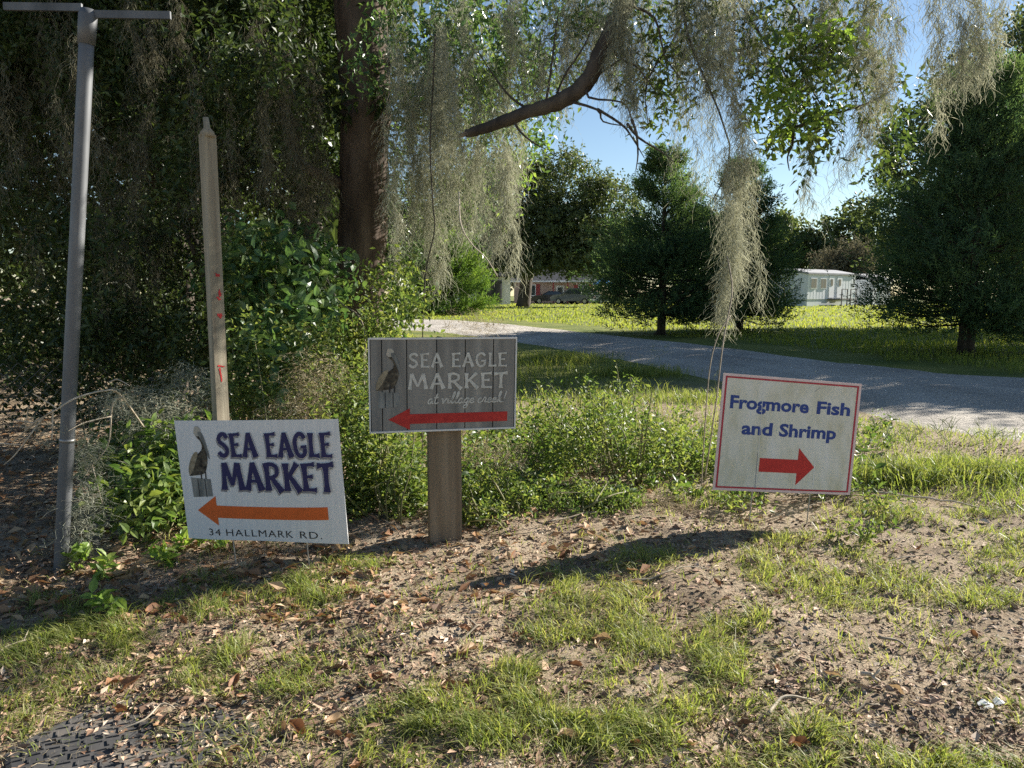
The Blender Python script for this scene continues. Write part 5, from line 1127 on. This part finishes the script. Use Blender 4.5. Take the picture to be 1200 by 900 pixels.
# fallen twigs
TWL = ['pale twig on the bare patch below the sign post', 'pale crooked twig on the grass at the lower right', 'short dark stick on the gravel patch, nearer one', 'short dark stick on the gravel patch, farther one', 'thin twig at the left edge above the mat', 'long dead stem lying under the tall crabgrass', 'dead stem lying under the low pale shrub', 'dead stick leaning behind the sign post foot on the right', 'long thin twig in the shadow streak left of the Frogmore sign', 'small twig at the lower edge of the gravel patch', 'stout stick leaning left of the sign post', 'thin pale twig lying across the rubber mat', 'thin twig behind the legs of the Frogmore sign', 'slanting dead stem right of the plank sign post', 'thin twig on the soil right of the Frogmore sign']
for k, (x0, y0, x1, y1, r_) in enumerate(((533, 757, 562, 737, .004), (900, 846, 955, 826, .005), (1008, 800, 1030, 806, .007), (1030, 752, 1062, 764, .006), (0, 765, 35, 752, .003), (1010, 585, 1190, 606, .006), (640, 615, 740, 596, .005), (540, 560, 600, 590, .006), (715, 690, 840, 676, .003), (1000, 838, 1030, 830, .004), (455, 585, 420, 560, .008), (120, 860, 205, 835, .0025), (880, 612, 1000, 590, .003), (560, 520, 640, 600, .004), (1040, 660, 1090, 652, .003))):
    a_, b_ = gnd(x0, y0), gnd(x1, y1); a_ = np.array([a_[0], a_[1], 0]); b_ = np.array([b_[0], b_[1], 0]); m1 = a_*.6+b_*.4+rng.normal(size=3)*.015; m2 = a_*.3+b_*.7+rng.normal(size=3)*.015
    q = spline([a_, m1, m2, b_], 12); q[:, 2] = gz(q[:, 0], q[:, 1])+r_+.004+.012*np.sin(np.linspace(0, 3.1, 12))
    mb = MB(); mb.tube(q, np.linspace(r_, r_*.5, 12), 6, wob=.1)
    if k % 2 == 0: e_ = q[6]+np.array([U(-.04, .04), U(-.04, .04), .02]); mb.tube(np.array([q[6], (q[6]+e_)/2, e_]), [r_*.6, r_*.5, r_*.3], 5)
    tag(mb.obj('fallen_twig', M['paletwig' if k % 3 else 'twig'], None, True), TWL[k], 'twig', 'dead twigs on the near ground')
for k, (px, py, lab) in enumerate(((1156, 826, 'larger white paper scrap on the bare gravel patch'), (1171, 822, 'smaller white paper scrap on the bare gravel patch'))):
    g_ = gnd(px, py); z = float(gz(np.array([g_[0]]), np.array([g_[1]]))[0])+.009; s_ = .022-.006*k
    tag(mesh('paper_scrap', [[g_[0]-s_, g_[1]-.6*s_, z], [g_[0]+.3*s_, g_[1]-.8*s_, z+.006], [g_[0]+s_, g_[1]+.3*s_, z+.002], [g_[0]+.1*s_, g_[1]+s_, z+.01], [g_[0]-.8*s_, g_[1]+.5*s_, z+.004]], [[0, 1, 2, 3, 4]], M['trimw']), lab, 'paper')

# tall crabgrass clumps on the right
def clump(label, px, py, n, H, spread, nseed):
    g_ = gnd(px, py); root = thing('grass_clump', label, 'grass', (g_[0], g_[1], 0), 'tall grass clumps by the road')
    X = g_[0]+rng.normal(size=n)*spread; Yy = g_[1]+rng.normal(size=n)*spread*.6
    grassobj('blade_tuft', np.stack([X, Yy, gz(X, Yy)-.005], 1), U(.45, 1.0, n)*H, U(.0035, .007, n), M['grass'], root, .8, U(0, .75, n), .8)
    for k in range(nseed):
        b_ = np.array([g_[0]+rng.normal()*spread, g_[1]+rng.normal()*spread*.5, 0]); l_ = np.array([rng.normal()*.18, rng.normal()*.08, 0]); hh_ = H*U(1.15, 1.7)
        q = spline([b_, b_+l_*.3+[0, 0, hh_*.55], b_+l_+[0, 0, hh_]], 8); mb = MB(); mb.tube(q, np.linspace(.0016, .0010, 8), 4, cap=False)
        for j in range(int(U(3, 6))):
            a_ = U(0, 6.28); e_ = q[-1]+np.array([math.cos(a_)*.07, math.sin(a_)*.04, U(.02, .07)]); mb.tube(np.array([q[-1], (q[-1]+e_)/2+[0, 0, .008], e_]), [.0014, .0016, .0010], 4, cap=False)
        mb.obj('seed_stalk', M['straw_stem'], root)
M['straw_stem'] = mat_plain('seed_stalk_green', (0.34, 0.36, 0.18), .7)
clump('tall crabgrass clump with forked seed heads beside the Frogmore sign', 1055, 570, 900, .20, .14, 9)
clump('tall crabgrass clump in the middle between the Frogmore sign and the right edge', 1115, 560, 900, .20, .16, 8)
clump('tall crabgrass clump at the right edge of the view', 1180, 565, 700, .19, .15, 7)
clump('dark shaded grass clump along the road behind the plank sign', 655, 425, 1800, .27, .42, 5)
clump('dark shaded grass clump along the road behind the sunlit shrub', 740, 440, 1500, .22, .36, 4)
clump('low grass clump behind the left edge of the Frogmore sign', 810, 470, 600, .17, .25, 2)
n = 52000
Yd = 3.5*np.exp(U(0, 1, n)*math.log(17/3.5)); X = U(-.20, .80, n)*Yd; rd = road_d(X, Yd); k = (Yd > 3.5+1.1*vnoise(X*2, Yd*.5, 91)) & (rd > -.05-.45*vnoise(X*3, Yd*3, 21)) & (X*0.55+Yd < 14.5) & (U(0, 1, n) < np.clip(.25+vnoise(X*2, Yd*2, 8), 0, 1)); X, Yd = X[k], Yd[k]
tag(grassobj('verge_grass', np.stack([X, Yd, gz(X, Yd)-.005], 1), U(.03, .15, len(X))*(.35+1.1*vnoise(X*2.6, Yd*2.6, 61))*np.clip(Yd/6.5, 1, 1.9), U(.003, .006, len(X))*np.clip(Yd/6, 1, 2), M['grass'], None, .9, U(0, .7, len(X))), 'rough green grass on the near verge of the gravel road', 'grass', None, 'stuff')

# ------------------------------------------------------------------ rubber mat, lower left
out = [(6, 893), (30, 872), (70, 852), (110, 832), (150, 816), (205, 814), (250, 824), (300, 846), (322, 866), (330, 900), (330, 960), (40, 960), (8, 915)]
g2 = np.array([gnd(*p) for p in out]); cz = float(gz(np.array([g2[:, 0].mean()]), np.array([g2[:, 1].mean()]))[0])
MT = thing('rubber_mat', 'black ribbed rubber mat half buried in litter at the lower left', 'mat', (g2[:, 0].mean(), g2[:, 1].mean(), 0))
M['rubber'] = mat_noise('dusty_rubber', [(0.3, (0.035, 0.035, 0.037)), (0.5, (0.075, 0.072, 0.07)), (0.68, (0.19, 0.165, 0.14))], 6, .6, .3, .003)
def mz(x, y): return cz+.014+.018*np.sin(x*4+1)*.6
n = len(g2); topv = np.stack([g2[:, 0], g2[:, 1], mz(g2[:, 0], g2[:, 1])], 1); c_ = g2.mean(0)
inn = g2*.96+c_*.04; tin = np.stack([inn[:, 0], inn[:, 1], mz(inn[:, 0], inn[:, 1])+.004], 1); mid_ = g2*.5+c_*.5; tm = np.stack([mid_[:, 0], mid_[:, 1], mz(mid_[:, 0], mid_[:, 1])+.004], 1)
V = np.concatenate([topv-[0, 0, .06], topv, tin, tm, [[c_[0], c_[1], mz(*c_)+.004]]]); F4 = []
for L_ in range(3): F4 += [[L_*n+i, L_*n+(i+1) % n, (L_+1)*n+(i+1) % n, (L_+1)*n+i] for i in range(n)]
F3 = [[3*n+i, 3*n+(i+1) % n, 4*n] for i in range(n)]
mesh('sheet', V, [np.array(F4), np.array(F3)], M['rubber'], MT, smooth=False)
from mathutils.geometry import intersect_point_tri_2d
def inside(x, y):
    r_ = False; j = n-1
    for i in range(n):
        if ((inn[i][1] > y) != (inn[j][1] > y)) and (x < (inn[j][0]-inn[i][0])*(y-inn[i][1])/(inn[j][1]-inn[i][1])+inn[i][0]): r_ = not r_
        j = i
    return r_
mb = MB(); lo_, hi_ = inn.min(0), inn.max(0); st = .027
for a_ in range(int((hi_[0]-lo_[0])/st)+1):
    for b_ in range(int((hi_[1]-lo_[1])/st)+1):
        x, y = lo_[0]+a_*st, lo_[1]+b_*st
        if inside(x, y): mb.box((x, y, mz(x, y)+.0055), (.024*U(.7, 1.1), .0045, .004), (.45 if (a_+b_) % 2 else -1.1)+U(-.08, .08))
tag(mb.obj('tread_bar', M['rubber'], MT), kind='stuff')


n_ = 900; x_ = U(g2[:, 0].min(), g2[:, 0].max(), n_); y_ = U(g2[:, 1].min(), g2[:, 1].max(), n_); k = vnoise(x_*9, y_*9, 51) > .48; x_, y_ = x_[k], y_[k]; n_ = len(x_)
a_ = U(0, 6.283, n_); sz = np.abs(rng.normal(size=n_))*.012+.008
v, f, r = leaves(np.stack([x_, y_, mz(x_, y_)+U(.006, .014, n_)], 1), np.stack([np.cos(a_), np.sin(a_), rng.normal(size=n_)*.15], 1), norm(np.array([0, 0, 1.0])+rng.normal(size=(n_, 3))*.4), sz, sz*U(.3, .7, n_), .2)
tag(mesh('leaf_litter', v, f, M['litter'], rnd=r), 'crumbled litter half covering the black rubber mat', 'litter', None, 'stuff')
